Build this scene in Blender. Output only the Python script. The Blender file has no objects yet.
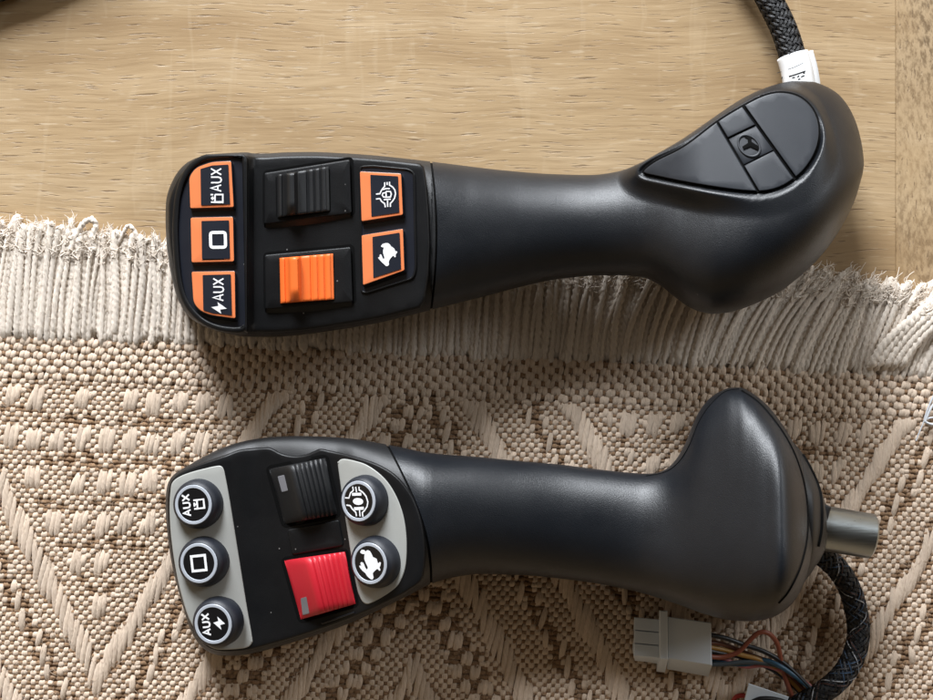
import bpy, math, random
import numpy as np
from mathutils import Vector
from mathutils.geometry import delaunay_2d_cdt
from mathutils.bvhtree import BVHTree

random.seed(7)
RNG = np.random.default_rng(11)
scene = bpy.context.scene
COL = scene.collection

# ------------------------------------------------------------------ measures
D = 0.40                       # camera height above the table (m)
S = 0.28 / 933.0               # metres per photograph pixel at table height
MM = 0.001
CX, CY = 466.5, 350.0


def P(px, py, z):
    """photo measure (px,py) of a point at height z (mm) -> world metres (arrays ok)"""
    px = np.asarray(px, float); py = np.asarray(py, float); z = np.asarray(z, float) * MM
    k = S * (D - z) / D
    return np.stack(np.broadcast_arrays((px - CX) * k, (CY - py) * k, z), -1)


# ------------------------------------------------------------------ objects
def link(name, me, mat, parent=None):
    o = bpy.data.objects.new(name, me)
    COL.objects.link(o)
    if mat is not None:
        for m in (mat if isinstance(mat, (list, tuple)) else [mat]):
            me.materials.append(m)
    if parent is not None:
        o.parent = parent
    return o


def mesh_np(name, verts, faces, smooth=True, sharp=None):
    me = bpy.data.meshes.new(name)
    if isinstance(faces, np.ndarray):
        n = faces.shape[0]; k = faces.shape[1]
        me.vertices.add(len(verts)); me.vertices.foreach_set('co', np.asarray(verts, np.float32).ravel())
        me.loops.add(n * k); me.loops.foreach_set('vertex_index', faces.astype(np.int32).ravel())
        me.polygons.add(n)
        me.polygons.foreach_set('loop_start', np.arange(0, n * k, k, dtype=np.int32))
        me.polygons.foreach_set('loop_total', np.full(n, k, np.int32))
        me.update(calc_edges=True)
    else:
        me.from_pydata([tuple(map(float, v)) for v in verts], [], faces)
        me.update()
    me.polygons.foreach_set('use_smooth', np.full(len(me.polygons), smooth))
    if sharp is not None:
        me.set_sharp_from_angle(angle=math.radians(sharp))
    me.update()
    return me


def empty(name, loc, label, cat, group=None):
    o = bpy.data.objects.new(name, None)
    COL.objects.link(o)
    o.empty_display_size = 0.01
    o.location = loc
    o['label'] = label; o['category'] = cat
    if group: o['group'] = group
    return o


def adopt(parent):
    """children were built in world space: cancel the empty's offset"""
    bpy.context.view_layer.update()
    for c in parent.children:
        c.matrix_parent_inverse = parent.matrix_world.inverted()


# ------------------------------------------------------------------ materials
def new_mat(name):
    m = bpy.data.materials.new(name); m.use_nodes = True
    nt = m.node_tree
    return m, nt, nt.nodes['Principled BSDF']


def nd(nt, typ, **kw):
    n = nt.nodes.new(typ)
    for k, v in kw.items():
        if k.startswith('i_'):
            key = k[2:].replace('_', ' ')
            n.inputs[int(key) if key.isdigit() else key].default_value = v
        else:
            setattr(n, k, v)
    return n


def ramp(nt, src, stops):
    r = nt.nodes.new('ShaderNodeValToRGB')
    e = r.color_ramp.elements
    while len(e) < len(stops): e.new(0.5)
    for i, (p, c) in enumerate(stops):
        e[i].position = p
        e[i].color = (*c, 1) if len(c) == 3 else c
    nt.links.new(src, r.inputs[0])
    return r


def mix(nt, fac, a, b, blend='MIX'):
    m = nt.nodes.new('ShaderNodeMix'); m.data_type = 'RGBA'; m.blend_type = blend
    for sock, v in ((m.inputs[0], fac), (m.inputs[6], a), (m.inputs[7], b)):
        if hasattr(v, 'links'): nt.links.new(v, sock)
        elif isinstance(v, (int, float)): sock.default_value = v
        else: sock.default_value = (*v, 1)
    return m.outputs[2]


def coords(nt, scale=(1, 1, 1), rot=(0, 0, 0)):
    g = nt.nodes.new('ShaderNodeNewGeometry')
    mp = nt.nodes.new('ShaderNodeMapping')
    mp.inputs['Scale'].default_value = scale; mp.inputs['Rotation'].default_value = rot
    nt.links.new(g.outputs['Position'], mp.inputs['Vector'])
    return mp.outputs[0]


def noise(nt, vec, scale, detail=3, rough=0.55, dist=0.0):
    n = nd(nt, 'ShaderNodeTexNoise', i_Scale=scale, i_Detail=detail, i_Roughness=rough, i_Distortion=dist)
    nt.links.new(vec, n.inputs['Vector'])
    return n.outputs['Fac']


def bump(nt, bsdf, h, strength, dist, prev=None):
    b = nd(nt, 'ShaderNodeBump', i_Strength=strength, i_Distance=dist)
    nt.links.new(h, b.inputs['Height'])
    if prev is not None: nt.links.new(prev, b.inputs['Normal'])
    nt.links.new(b.outputs[0], bsdf.inputs['Normal'])
    return b.outputs[0]


def plastic(name, col, rough=0.45, grain=0.15, gscale=3000, dust=0.0, spec=0.5, scuff=0.0, coat=0.0):
    m, nt, b = new_mat(name)
    b.inputs['Specular IOR Level'].default_value = spec
    v = coords(nt)
    c = (*col, 1)
    b.inputs['Base Color'].default_value = c
    n2 = noise(nt, v, 90, 4, 0.6)
    r = nd(nt, 'ShaderNodeMapRange', i_3=rough - 0.10, i_4=rough + 0.10)
    nt.links.new(n2, r.inputs[0]); nt.links.new(r.outputs[0], b.inputs['Roughness'])
    if coat: b.inputs['Coat Weight'].default_value = coat; b.inputs['Coat Roughness'].default_value = 0.3
    if grain:
        bump(nt, b, noise(nt, v, gscale * 1.9, 2, 0.6), min(1.0, grain * 1.3), 0.00012)
    if dust:
        vo = nd(nt, 'ShaderNodeTexVoronoi', i_Scale=420.0, i_Randomness=1.0)
        nt.links.new(v, vo.inputs['Vector'])
        # only a few cells carry a speck of dust
        sep = nd(nt, 'ShaderNodeSeparateColor'); nt.links.new(vo.outputs['Color'], sep.inputs[0])
        a = nd(nt, 'ShaderNodeMath', operation='GREATER_THAN', i_1=1.0 - dust); nt.links.new(sep.outputs[0], a.inputs[0])
        d = nd(nt, 'ShaderNodeMath', operation='LESS_THAN', i_1=0.085); nt.links.new(vo.outputs['Distance'], d.inputs[0])
        f = nd(nt, 'ShaderNodeMath', operation='MULTIPLY'); nt.links.new(a.outputs[0], f.inputs[0]); nt.links.new(d.outputs[0], f.inputs[1])
        cc = mix(nt, f.outputs[0], col, (0.16, 0.155, 0.15))
        film = ramp(nt, noise(nt, v, 60, 5, 0.7), [(0.45, (0, 0, 0)), (0.8, (0.006, 0.006, 0.006))])
        nt.links.new(mix(nt, film.outputs[0], cc, (0.5, 0.48, 0.45)), b.inputs['Base Color'])
    return m


def yarn(name, col, dark, fib=1.0, tone=True):
    m, nt, b = new_mat(name)
    v = coords(nt)
    d1 = coords(nt, (4200, 650, 1200), (0, 0, math.radians(24)))
    f = noise(nt, d1, 1.0, 4, 0.65, 0.3)
    big = noise(nt, v, 55, 3, 0.6)
    c1 = mix(nt, ramp(nt, f, [(0.3, (0, 0, 0)), (0.62, (1, 1, 1))]).outputs[0], dark, col)
    c2 = mix(nt, ramp(nt, big, [(0.35, (0, 0, 0)), (0.7, (0.35, 0.35, 0.35))]).outputs[0], c1, [x * 0.72 for x in col])
    if tone:
        at = nd(nt, 'ShaderNodeAttribute', attribute_name='tone')
        tr = nd(nt, 'ShaderNodeMapRange', i_3=0.86, i_4=1.10); nt.links.new(at.outputs['Fac'], tr.inputs[0])
        hsv = nd(nt, 'ShaderNodeHueSaturation'); nt.links.new(tr.outputs[0], hsv.inputs['Value']); nt.links.new(c2, hsv.inputs['Color'])
        c2 = hsv.outputs[0]
    nt.links.new(c2, b.inputs['Base Color'])
    b.inputs['Roughness'].default_value = 0.9
    b.inputs['Specular IOR Level'].default_value = 0.15
    b.inputs['Sheen Weight'].default_value = 0.25
    b.inputs['Sheen Roughness'].default_value = 0.5
    bump(nt, b, f, 0.8 * fib, 0.0004)
    return m


def wood(name, along_x=True, hatch=False):
    m, nt, b = new_mat(name)
    v0 = coords(nt)
    # slow waviness of the grain
    g = nt.nodes.new('ShaderNodeNewGeometry')
    w = nd(nt, 'ShaderNodeTexNoise', i_Scale=14.0, i_Detail=2.0); nt.links.new(g.outputs['Position'], w.inputs['Vector'])
    sub = nd(nt, 'ShaderNodeVectorMath', operation='MULTIPLY_ADD'); sub.inputs[1].default_value = (0.006, 0.012, 0); 
    nt.links.new(w.outputs['Color'], sub.inputs[0]); nt.links.new(g.outputs['Position'], sub.inputs[2])

    def mp(scale, rot=0.0):
        q = nt.nodes.new('ShaderNodeMapping'); q.inputs['Scale'].default_value = scale; q.inputs['Rotation'].default_value = (0, 0, rot)
        nt.links.new(sub.outputs[0], q.inputs['Vector']); return q.outputs[0]
    if hatch:
        fine = noise(nt, mp((700, 330, 1), 0.75), 1.0, 4, 0.65)
        pores = noise(nt, mp((1500, 260, 1), 0.72), 1.0, 2, 0.5)
        pores2 = noise(nt, mp((260, 1500, 1), 0.8), 1.0, 2, 0.5)
    else:
        fine = noise(nt, mp((50, 1000, 1), 0.03), 1.0, 5, 0.65)
        pores = noise(nt, mp((115, 1500, 1), 0.03), 1.0, 2, 0.5)
        pores2 = noise(nt, mp((120, 900, 1), -0.05), 1.0, 2, 0.5)
    broad = noise(nt, mp((9, 45, 1), 0.02), 1.0, 3, 0.55)
    base = ramp(nt, broad, [(0.3, (0.34, 0.22, 0.11)), (0.5, (0.47, 0.33, 0.182)), (0.72, (0.57, 0.425, 0.26))]).outputs[0]
    c = mix(nt, ramp(nt, fine, [(0.3, (0.75, 0.75, 0.75)), (0.5, (0.25, 0.25, 0.25)), (0.7, (0, 0, 0))]).outputs[0], base, (0.30, 0.195, 0.10))
    fac = ramp(nt, pores, [(0.62, (0, 0, 0)), (0.70, (0.75, 0.75, 0.75))]).outputs[0]
    c = mix(nt, fac, c, (0.17, 0.105, 0.055))
    fac2 = ramp(nt, pores2, [(0.62, (0, 0, 0)), (0.72, (0.36, 0.36, 0.36))]).outputs[0]
    c = mix(nt, fac2, c, (0.17, 0.105, 0.055) if hatch else (0.66, 0.54, 0.38))
    if not hatch:
        # pale ray flecks: curved streaks lying across the grain
        rv = nd(nt, 'ShaderNodeTexNoise', i_Scale=1.0, i_Detail=2.0, i_Distortion=1.2)
        nt.links.new(mp((130, 26, 1), 0.35), rv.inputs['Vector'])
        ff = ramp(nt, rv.outputs['Fac'], [(0.60, (0, 0, 0)), (0.68, (0.12, 0.12, 0.12)), (0.76, (0.0, 0.0, 0.0))]).outputs[0]
        c = mix(nt, ff, c, (0.66, 0.53, 0.36))
    else:
        pv = noise(nt, mp((60, 22, 1), 0.1), 1.0, 3, 0.5)
        pf = ramp(nt, pv, [(0.48, (0, 0, 0)), (0.66, (0.55, 0.55, 0.55))]).outputs[0]
        dk = ramp(nt, fine, [(0.42, (0.12, 0.08, 0.045)), (0.58, (0.45, 0.33, 0.2))]).outputs[0]
        c = mix(nt, pf, c, dk)
        ln = nd(nt, 'ShaderNodeVectorMath', operation='DISTANCE'); ln.inputs[1].default_value = tuple(P(934, 66, 0)); nt.links.new(g.outputs['Position'], ln.inputs[0])
        edge = nd(nt, 'ShaderNodeMath', operation='MULTIPLY_ADD', i_1=0.012); nt.links.new(pv, edge.inputs[0]); nt.links.new(ln.outputs['Value'], edge.inputs[2])
        st = ramp(nt, edge.outputs[0], [(0.006, (0.65, 0.65, 0.65)), (0.032, (0, 0, 0))])
        wn = ramp(nt, fine, [(0.40, (0.13, 0.085, 0.045)), (0.55, (0.40, 0.29, 0.175))]).outputs[0]
        c = mix(nt, st.outputs[0], c, wn)
    nt.links.new(c, b.inputs['Base Color'])
    r = nd(nt, 'ShaderNodeMapRange', i_3=0.38, i_4=0.58); nt.links.new(fine, r.inputs[0]); nt.links.new(r.outputs[0], b.inputs['Roughness'])
    b.inputs['Specular IOR Level'].default_value = 0.4
    n1 = bump(nt, b, fine, 0.18, 0.0004)
    inv = nd(nt, 'ShaderNodeMath', operation='SUBTRACT', i_0=1.0); nt.links.new(fac, inv.inputs[1])
    bump(nt, b, inv.outputs[0], 0.4, 0.0003, n1)
    return m


M = {}
M['black'] = plastic('black_moulded_plastic', (0.007, 0.0076, 0.0088), 0.47, 0.35, 2600, dust=0.02)
M['black_soft'] = plastic('soft_black_plastic', (0.0050, 0.0068, 0.0100), 0.40, 0.45, 2100, dust=0.008)
M['face'] = plastic('satin_black_face', (0.0045, 0.0048, 0.0056), 0.42, 0.3, 2800, dust=0.10, spec=0.3)
M['panel'] = plastic('dark_key_panel', (0.010, 0.012, 0.019), 0.36, 0.15, 3000, dust=0.03)
M['keyblack'] = plastic('dark_key', (0.008, 0.009, 0.012), 0.35, 0.1)
M['navy'] = plastic('dark_key_print', (0.014, 0.017, 0.026), 0.3, 0.0)
M['rubber'] = plastic('dark_rubber_button', (0.008, 0.0105, 0.017), 0.5, 0.3, 3200)
M['disc'] = plastic('black_button_print', (0.006, 0.006, 0.007), 0.3, 0.0)
M['gap'] = plastic('dark_joint', (0.002, 0.002, 0.002), 0.8, 0.0, spec=0.1)
M['orange'] = plastic('orange_plastic', (0.86, 0.165, 0.028), 0.45, 0.1)
M['orange_print'] = plastic('orange_print', (0.78, 0.215, 0.075), 0.42, 0.0)
M['red'] = plastic('red_plastic', (0.50, 0.015, 0.028), 0.42, 0.15)
M['white_print'] = plastic('white_print', (0.82, 0.83, 0.85), 0.45, 0.0)
M['silver'] = plastic('silver_paint', (0.37, 0.375, 0.355), 0.34, 0.2, 4000)
M['ring'] = plastic('pale_grey_ring', (0.40, 0.43, 0.48), 0.35, 0.0)
M['lens'] = plastic('grey_lamp_window', (0.22, 0.22, 0.24), 0.25, 0.0)
M['pad'] = plastic('grip_inlay', (0.016, 0.0195, 0.026), 0.47, 0.15, 3500, dust=0.008)
M['nylon'] = plastic('white_nylon', (0.62, 0.68, 0.75), 0.5, 0.1)
M['nylon'].node_tree.nodes['Principled BSDF'].inputs['Subsurface Weight'].default_value = 0.0
M['paper'] = plastic('white_label', (0.78, 0.79, 0.80), 0.5, 0.0)
M['ink'] = plastic('black_ink', (0.01, 0.01, 0.01), 0.5, 0.0)
M['cream'] = yarn('cream_yarn', (0.84, 0.68, 0.535), (0.62, 0.475, 0.355))
M['tan'] = yarn('tan_yarn', (0.37, 0.228, 0.128), (0.19, 0.112, 0.06))
M['fringe'] = yarn('cream_fringe_yarn', (0.90, 0.805, 0.70), (0.72, 0.62, 0.515))
M['wood'] = wood('oak_board')
M['endwood'] = wood('oak_end_board', hatch=True)


def metal(name, col, rough):
    m, nt, b = new_mat(name)
    b.inputs['Base Color'].default_value = (*col, 1); b.inputs['Metallic'].default_value = 1.0
    v = coords(nt, (300, 9000, 9000))
    n = noise(nt, v, 0.3, 3, 0.6)
    r = nd(nt, 'ShaderNodeMapRange', i_3=rough - 0.08, i_4=rough + 0.1); nt.links.new(n, r.inputs[0]); nt.links.new(r.outputs[0], b.inputs['Roughness'])
    bump(nt, b, n, 0.15, 0.0002)
    return m


M['steel'] = metal('machined_steel', (0.38, 0.41, 0.42), 0.30)


def flat_col(name, col, rough=0.45):
    if name not in M: M[name] = plastic(name, col, rough, 0.0)
    return M[name]


# ------------------------------------------------------------------ curves of measures
def pchip(xs, ys):
    xs = np.asarray(xs, float); ys = np.asarray(ys, float)
    h = np.diff(xs); d = np.diff(ys) / h
    m = np.zeros_like(xs)
    m[0], m[-1] = d[0], d[-1]
    for i in range(1, len(xs) - 1):
        if d[i - 1] * d[i] > 0:
            w1, w2 = 2 * h[i] + h[i - 1], h[i] + 2 * h[i - 1]
            m[i] = (w1 + w2) / (w1 / d[i - 1] + w2 / d[i])

    def f(x):
        x = np.clip(np.asarray(x, float), xs[0], xs[-1])
        i = np.clip(np.searchsorted(xs, x, 'right') - 1, 0, len(xs) - 2)
        t = (x - xs[i]) / h[i]
        t2, t3 = t * t, t * t * t
        return (2*t3 - 3*t2 + 1) * ys[i] + (t3 - 2*t2 + t) * h[i] * m[i] + (-2*t3 + 3*t2) * ys[i+1] + (t3 - t2) * h[i] * m[i+1]
    return f


def smooth01(t): t = np.clip(t, 0, 1); return t * t * (3 - 2 * t)


def table(pairs): return pchip([p[0] for p in pairs], [p[1] for p in pairs])


def catmull(pts, n=8, closed=False):
    pts = np.asarray(pts, float)
    N = len(pts); out = []
    rng = range(N if closed else N - 1)
    for i in rng:
        if closed: p0, p1, p2, p3 = pts[(i-1) % N], pts[i], pts[(i+1) % N], pts[(i+2) % N]
        else: p0, p1, p2, p3 = pts[max(i-1, 0)], pts[i], pts[i+1], pts[min(i+2, N-1)]
        for k in range(n):
            t = k / n
            out.append(0.5 * ((2*p1) + (-p0+p2)*t + (2*p0-5*p1+4*p2-p3)*t*t + (-p0+3*p1-3*p2+p3)*t**3))
    if not closed: out.append(pts[-1])
    return np.array(out)


def rounded(pts, r, seg=5):
    pts = np.asarray(pts, float); N = len(pts); out = []
    rr = r if isinstance(r, (list, tuple)) else [r] * N
    for i in range(N):
        a, b, c = pts[i-1], pts[i], pts[(i+1) % N]
        u = a - b; v = c - b; lu, lv = np.linalg.norm(u), np.linalg.norm(v)
        d = min(rr[i], lu * 0.48, lv * 0.48)
        p, q = b + u / lu * d, b + v / lv * d
        for k in range(seg + 1):
            t = k / seg
            out.append((1-t)**2 * p + 2*t*(1-t) * b + t*t * q)
    return np.array(out)


def resample(poly, step):
    poly = np.asarray(poly, float); out = []
    for i in range(len(poly)):
        a, b = poly[i], poly[(i+1) % len(poly)]
        n = max(1, int(np.linalg.norm(b - a) / step))
        for k in range(n): out.append(a + (b - a) * k / n)
    return np.array(out)


def area2(p): return np.sum(p[:, 0] * np.roll(p[:, 1], -1) - np.roll(p[:, 0], -1) * p[:, 1])


def inset(poly, d):
    p = np.asarray(poly, float)
    if d == 0: return p.copy()
    s = 1.0 if area2(p) > 0 else -1.0
    e = np.roll(p, -1, 0) - p
    e /= np.maximum(np.linalg.norm(e, axis=1, keepdims=True), 1e-9)
    nrm = np.stack([-e[:, 1], e[:, 0]], 1) * s
    n0 = np.roll(nrm, 1, 0)
    b = nrm + n0
    b /= np.maximum((b * b).sum(1, keepdims=True), 0.35) / 2.0
    return p + b * d


def fill(poly, step=None):
    """triangulate a polygon, with interior points every step; returns pts (poly first), tris"""
    poly = [Vector((float(a), float(b))) for a, b in poly]
    pts = list(poly)
    n = len(poly)
    if step:
        arr = np.array(poly)
        x0, y0 = arr.min(0); x1, y1 = arr.max(0)
        gx, gy = np.meshgrid(np.arange(x0 + step/2, x1, step), np.arange(y0 + step/2, y1, step))
        q = np.stack([gx.ravel(), gy.ravel()], 1)
        ins = np.zeros(len(q), bool); dmin = np.full(len(q), 1e9)
        for i in range(n):
            a, b = arr[i], arr[(i+1) % n]
            c = ((a[1] > q[:, 1]) != (b[1] > q[:, 1]))
            with np.errstate(divide='ignore', invalid='ignore'):
                xi = (b[0]-a[0]) * (q[:, 1]-a[1]) / (b[1]-a[1] if b[1] != a[1] else 1e-9) + a[0]
            ins ^= c & (q[:, 0] < xi)
            ab = b - a; t = np.clip(((q - a) @ ab) / max(ab @ ab, 1e-9), 0, 1)
            dmin = np.minimum(dmin, np.linalg.norm(q - (a + t[:, None] * ab), axis=1))
        for c in q[ins & (dmin > step * 0.45)]: pts.append(Vector((float(c[0]), float(c[1]))))
    vs, _, fs, ov, _, _ = delaunay_2d_cdt(pts, [], [list(range(n))], 1, 1e-6)
    order = {}
    for i, o in enumerate(ov):
        for k in o: order[k] = i
    return np.array([tuple(v) for v in vs]), [list(f) for f in fs], [order[i] for i in range(n)]


# a mapping Mp(a, b, h): 2-D measures + height (mm) above that surface -> world
def on(zf):
    def f(a, b, h):
        a = np.asarray(a, float); b = np.asarray(b, float)
        return P(a, b, zf(a, b) + h)
    return f


class Geo:
    """collects geometry for ONE mesh object"""
    def __init__(self): self.v = []; self.f = []
    def add(self, verts, faces):
        o = len(self.v); self.v.extend([tuple(map(float, q)) for q in verts]); self.f.extend([[i + o for i in f] for f in faces])
    def build(self, name, mat, parent=None, smooth=True, sharp=35):
        return link(name, mesh_np(name, self.v, self.f, smooth, sharp), mat, parent)


def plate(outline, Mp, h, bev=1.0, bev_h=None, depth=1.0, shift=(0, 0), step=None, segs=3, geo=None):
    """a slab with rounded top edges: skirt, bevel rings, triangulated cap"""
    g = geo or Geo()
    out = np.asarray(outline, float)
    if area2(out) > 0: out = out[::-1]          # photo y points down: this makes the cap face the viewer
    bev_h = bev_h if bev_h is not None else min(h, bev * 0.3)
    rings = [(out + np.array(shift), -depth), (out, h - bev_h)]
    for k in range(1, segs + 1):
        a = math.pi / 2 * k / segs
        if bev: rings.append((inset(out, bev * (1 - math.cos(a))), h - bev_h + bev_h * math.sin(a)))
    n = len(out); verts = []; faces = []
    for r, hh in rings[:-1]:
        verts.extend(Mp(r[:, 0], r[:, 1], hh))
    top, hh = rings[-1]
    ps, fs, order = fill(top, step)
    base = len(verts)
    verts.extend(Mp(ps[:, 0], ps[:, 1], hh))
    idx = [list(range(k * n, (k + 1) * n)) for k in range(len(rings) - 1)] + [[base + i for i in order]]
    for k in range(len(idx) - 1):
        a, b = idx[k], idx[k+1]
        for i in range(n):
            j = (i + 1) % n
            faces.append([a[i], a[j], b[j], b[i]])
    for f in fs:
        q = ps[f]
        if area2(np.array(q)) > 0: f = f[::-1]
        faces.append([base + i for i in f])
    # orientation: make sides face outwards consistently with cap
    g.add(verts, [f if len(set(f)) > 2 else f for f in faces])
    return g


def fix_normals(o):
    import bmesh
    bm = bmesh.new(); bm.from_mesh(o.data); bmesh.ops.recalc_face_normals(bm, faces=bm.faces); bm.to_mesh(o.data); bm.free()
    return o


def ringplate(outer, inner, Mp, h, bev, depth, geo=None):
    """a raised rim between two outlines with the same number of points"""
    g = geo or Geo(); n = len(outer)
    mid = [(outer, -depth), (outer, h - bev * .3), (outer + (inner - outer) * 0.12, h - .08 * bev), (outer + (inner - outer) * 0.3, h),
           (outer + (inner - outer) * 0.7, h), (outer + (inner - outer) * 0.88, h - .08 * bev), (inner, h - bev * .3), (inner, -depth)]
    verts = []; faces = []
    for r, hh in mid: verts.extend(Mp(r[:, 0], r[:, 1], hh))
    for k in range(len(mid) - 1):
        for i in range(n):
            j = (i + 1) % n
            faces.append([k*n+i, k*n+j, (k+1)*n+j, (k+1)*n+i])
    g.add(verts, faces)
    return g


def strokes(lines, Mp, h, w, thick=0.12, geo=None, dens=0):
    """flat printed strokes: polylines of width w, each a hair higher than the one before"""
    g = geo or Geo()
    for q, ln in enumerate(lines):
        closed = ln[0] == 'o'
        p = np.asarray(ln[1:] if closed else ln, float)
        if dens and not closed:
            tq = np.linspace(0, len(p) - 1, (len(p) - 1) * dens + 1)
            p = np.stack([np.interp(tq, np.arange(len(p)), p[:, 0]), np.interp(tq, np.arange(len(p)), p[:, 1])], 1)
        if not closed:
            t = np.gradient(p, axis=0)
        else:
            t = np.roll(p, -1, 0) - np.roll(p, 1, 0)
        t /= np.maximum(np.linalg.norm(t, axis=1, keepdims=True), 1e-9)
        nr = np.stack([-t[:, 1], t[:, 0]], 1)
        # miter
        N = len(p)
        for i in range(N):
            if closed or 0 < i < N - 1:
                a = p[i] - p[i-1]; a = a / max(np.linalg.norm(a), 1e-9)
                na = np.array([-a[1], a[0]])
                c = max(0.5, float(abs(na @ nr[i])))
                nr[i] = nr[i] / c
        L = p + nr * w / 2; R = p - nr * w / 2
        hh = h + 0.012 * q
        verts = list(Mp(L[:, 0], L[:, 1], hh)) + list(Mp(R[:, 0], R[:, 1], hh)) + list(Mp(L[:, 0], L[:, 1], h - thick)) + list(Mp(R[:, 0], R[:, 1], h - thick))
        faces = []
        for i in range(N if closed else N - 1):
            j = (i + 1) % N
            faces += [[i, j, N+j, N+i], [i, 2*N+i, 2*N+j, j], [N+i, N+j, 3*N+j, 3*N+i]]
        if not closed:
            faces += [[0, N, 3*N, 2*N], [N-1, 2*N-1+2*N, 2*N-1+N, 2*N-1][:0] or [N-1, 3*N-1, 4*N-1, 2*N-1]]
        g.add(verts, faces)
    return g


def ell(cx, cy, rx, ry, n=28, a0=0.0, a1=None, rot=0.0):
    full = a1 is None
    a = np.linspace(a0, a0 + 2*math.pi, n, endpoint=False) if full else np.linspace(a0, a1, n)
    x, y = rx * np.cos(a), ry * np.sin(a)
    return np.stack([cx + x*math.cos(rot) - y*math.sin(rot), cy + x*math.sin(rot) + y*math.cos(rot)], 1)


GLYPH = {'A': [[(0, 0), (.5, 1), (1, 0)], [(.2, .33), (.8, .33)]],
         'U': [[(0.05, 1), (0.05, .3), (.18, .07), (.5, -0.01), (.82, .07), (.95, .3), (.95, 1)]],
         'X': [[(0, 0), (1, 1)], [(0, 1), (1, 0)]]}


def word(txt, o, right, up, gw, gap):
    """strokes of a word from o, right = reading direction, up = towards glyph tops"""
    o = np.array(o, float); right = np.array(right, float); up = np.array(up, float); out = []
    for ch in txt:
        for ln in GLYPH[ch]:
            out.append([tuple(o + right * gw * a + up * b) for a, b in ln])
        o = o + right * (gw + gap)
    return out


def tube(path, rad, sides=10, lobes=0.0, twist=0.0, cap=True, zscale=1.0):
    """verts, faces (np quads) of a tube round a world path; rad scalar or array"""
    path = np.asarray(path, float); N = len(path)
    rad = np.broadcast_to(np.asarray(rad, float), (N,))
    t = np.gradient(path, axis=0); t /= np.maximum(np.linalg.norm(t, axis=1, keepdims=True), 1e-12)
    up = np.tile(np.array([0, 0, 1.0]), (N, 1))
    bad = np.abs(t[:, 2]) > 0.95
    up[bad] = (0, 1, 0)
    s = np.cross(t, up); s /= np.maximum(np.linalg.norm(s, axis=1, keepdims=True), 1e-12)
    u = np.cross(s, t)
    L = np.concatenate([[0], np.cumsum(np.linalg.norm(np.diff(path, axis=0), axis=1))])
    a = np.linspace(0, 2*math.pi, sides, endpoint=False)
    r = rad[:, None] * (1 + lobes * np.cos(2 * (a[None, :] - twist * L[:, None])))
    v = path[:, None, :] + r[..., None] * (np.cos(a)[None, :, None] * s[:, None, :] + zscale * np.sin(a)[None, :, None] * u[:, None, :])
    i, j = np.meshgrid(np.arange(N - 1), np.arange(sides), indexing='ij')
    q = np.stack([i*sides + j, i*sides + (j+1) % sides, (i+1)*sides + (j+1) % sides, (i+1)*sides + j], -1).reshape(-1, 4)
    v = v.reshape(-1, 3)
    if cap:
        # close the ends with a centre vertex (as degenerate-free quads would be awkward, pinch the last ring)
        c0, c1 = len(v), len(v) + 1
        v = np.vstack([v, path[0], path[-1]])
        e = []
        for k in range(0, sides, 2):
            e.append([c0, (k+2) % sides, k+1, k]); b = (N-1)*sides
            e.append([c1, b+k, b+k+1, b+(k+2) % sides])
        q = np.vstack([q, np.array(e)])
    return v, q


class NGeo:
    """many quads for one mesh, with a per-vertex tone"""
    def __init__(self): self.v = []; self.q = []; self.t = []; self.n = 0
    def add(self, v, q, tone=0.5):
        self.v.append(v); self.q.append(q + self.n); self.n += len(v)
        self.t.append(np.broadcast_to(np.asarray(tone, float), (len(v),)))
    def build(self, name, mat, parent=None):
        me = mesh_np(name, np.vstack(self.v), np.vstack(self.q), True)
        at = me.attributes.new('tone', 'FLOAT', 'POINT'); at.data.foreach_set('value', np.concatenate(self.t).astype(np.float32))
        return link(name, me, mat, parent)


# ================================================================== TABLE
def slab(x0, x1, y0, y1, z0, z1, r=0.0012):
    g = Geo()
    pts = [(x0 + r, y0 + r), (x1 - r, y0 + r), (x1 - r, y1 - r), (x0 + r, y1 - r)]
    out = [(x0, y0), (x1, y0), (x1, y1), (x0, y1)]
    v = [(*p, z0) for p in out] + [(*p, z1 - r) for p in out] + [(*p, z1) for p in pts]
    f = [[3, 2, 1, 0], [8, 9, 10, 11]]
    for k in range(2):
        for i in range(4):
            j = (i + 1) % 4
            f.append([k*4+i, k*4+j, k*4+4+j, k*4+4+i])
    g.add(v, f)
    return g


XS = float(P(896, 200, 0)[0])
tb = slab(-0.62, XS - 0.00003, -0.42, 0.42, -0.025, 0.0, 0.0002).build('tabletop', M['wood'], None, False, None)
tb['kind'] = 'structure'; tb['label'] = 'pale oak tabletop with lengthwise grain'
eb = slab(XS + 0.00003, 0.34, -0.42, 0.42, -0.025, 0.0, 0.0002).build('end_board', M['endwood'], tb, False, None)

# ================================================================== RUG
RA = math.radians(-2.45)      # the rug lies turned a little on the table
rug = empty('woven_rug', (0, -0.06, 0), 'cream and tan woven rug with zigzag pattern and a white yarn fringe', 'rug')


def rugw(x, y, z):
    """rug measures (photo pixels in the rug's own axes) at height z mm -> world"""
    x = np.asarray(x, float) - CX; y = np.asarray(y, float) - CY
    c, s = math.cos(-RA), math.sin(-RA)
    px = CX + x * c - y * s; py = CY + x * s + y * c
    return np.stack(np.broadcast_arrays((px - CX) * S, (CY - py) * S, np.asarray(z, float) * MM), -1)


YE = 356.0                    # where weave starts (rug axes)
XL, XR, YB = -120.0, 1060.0, 830.0


def tri(x): return abs(((x - 114 + 313) % 626) - 313)


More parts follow.
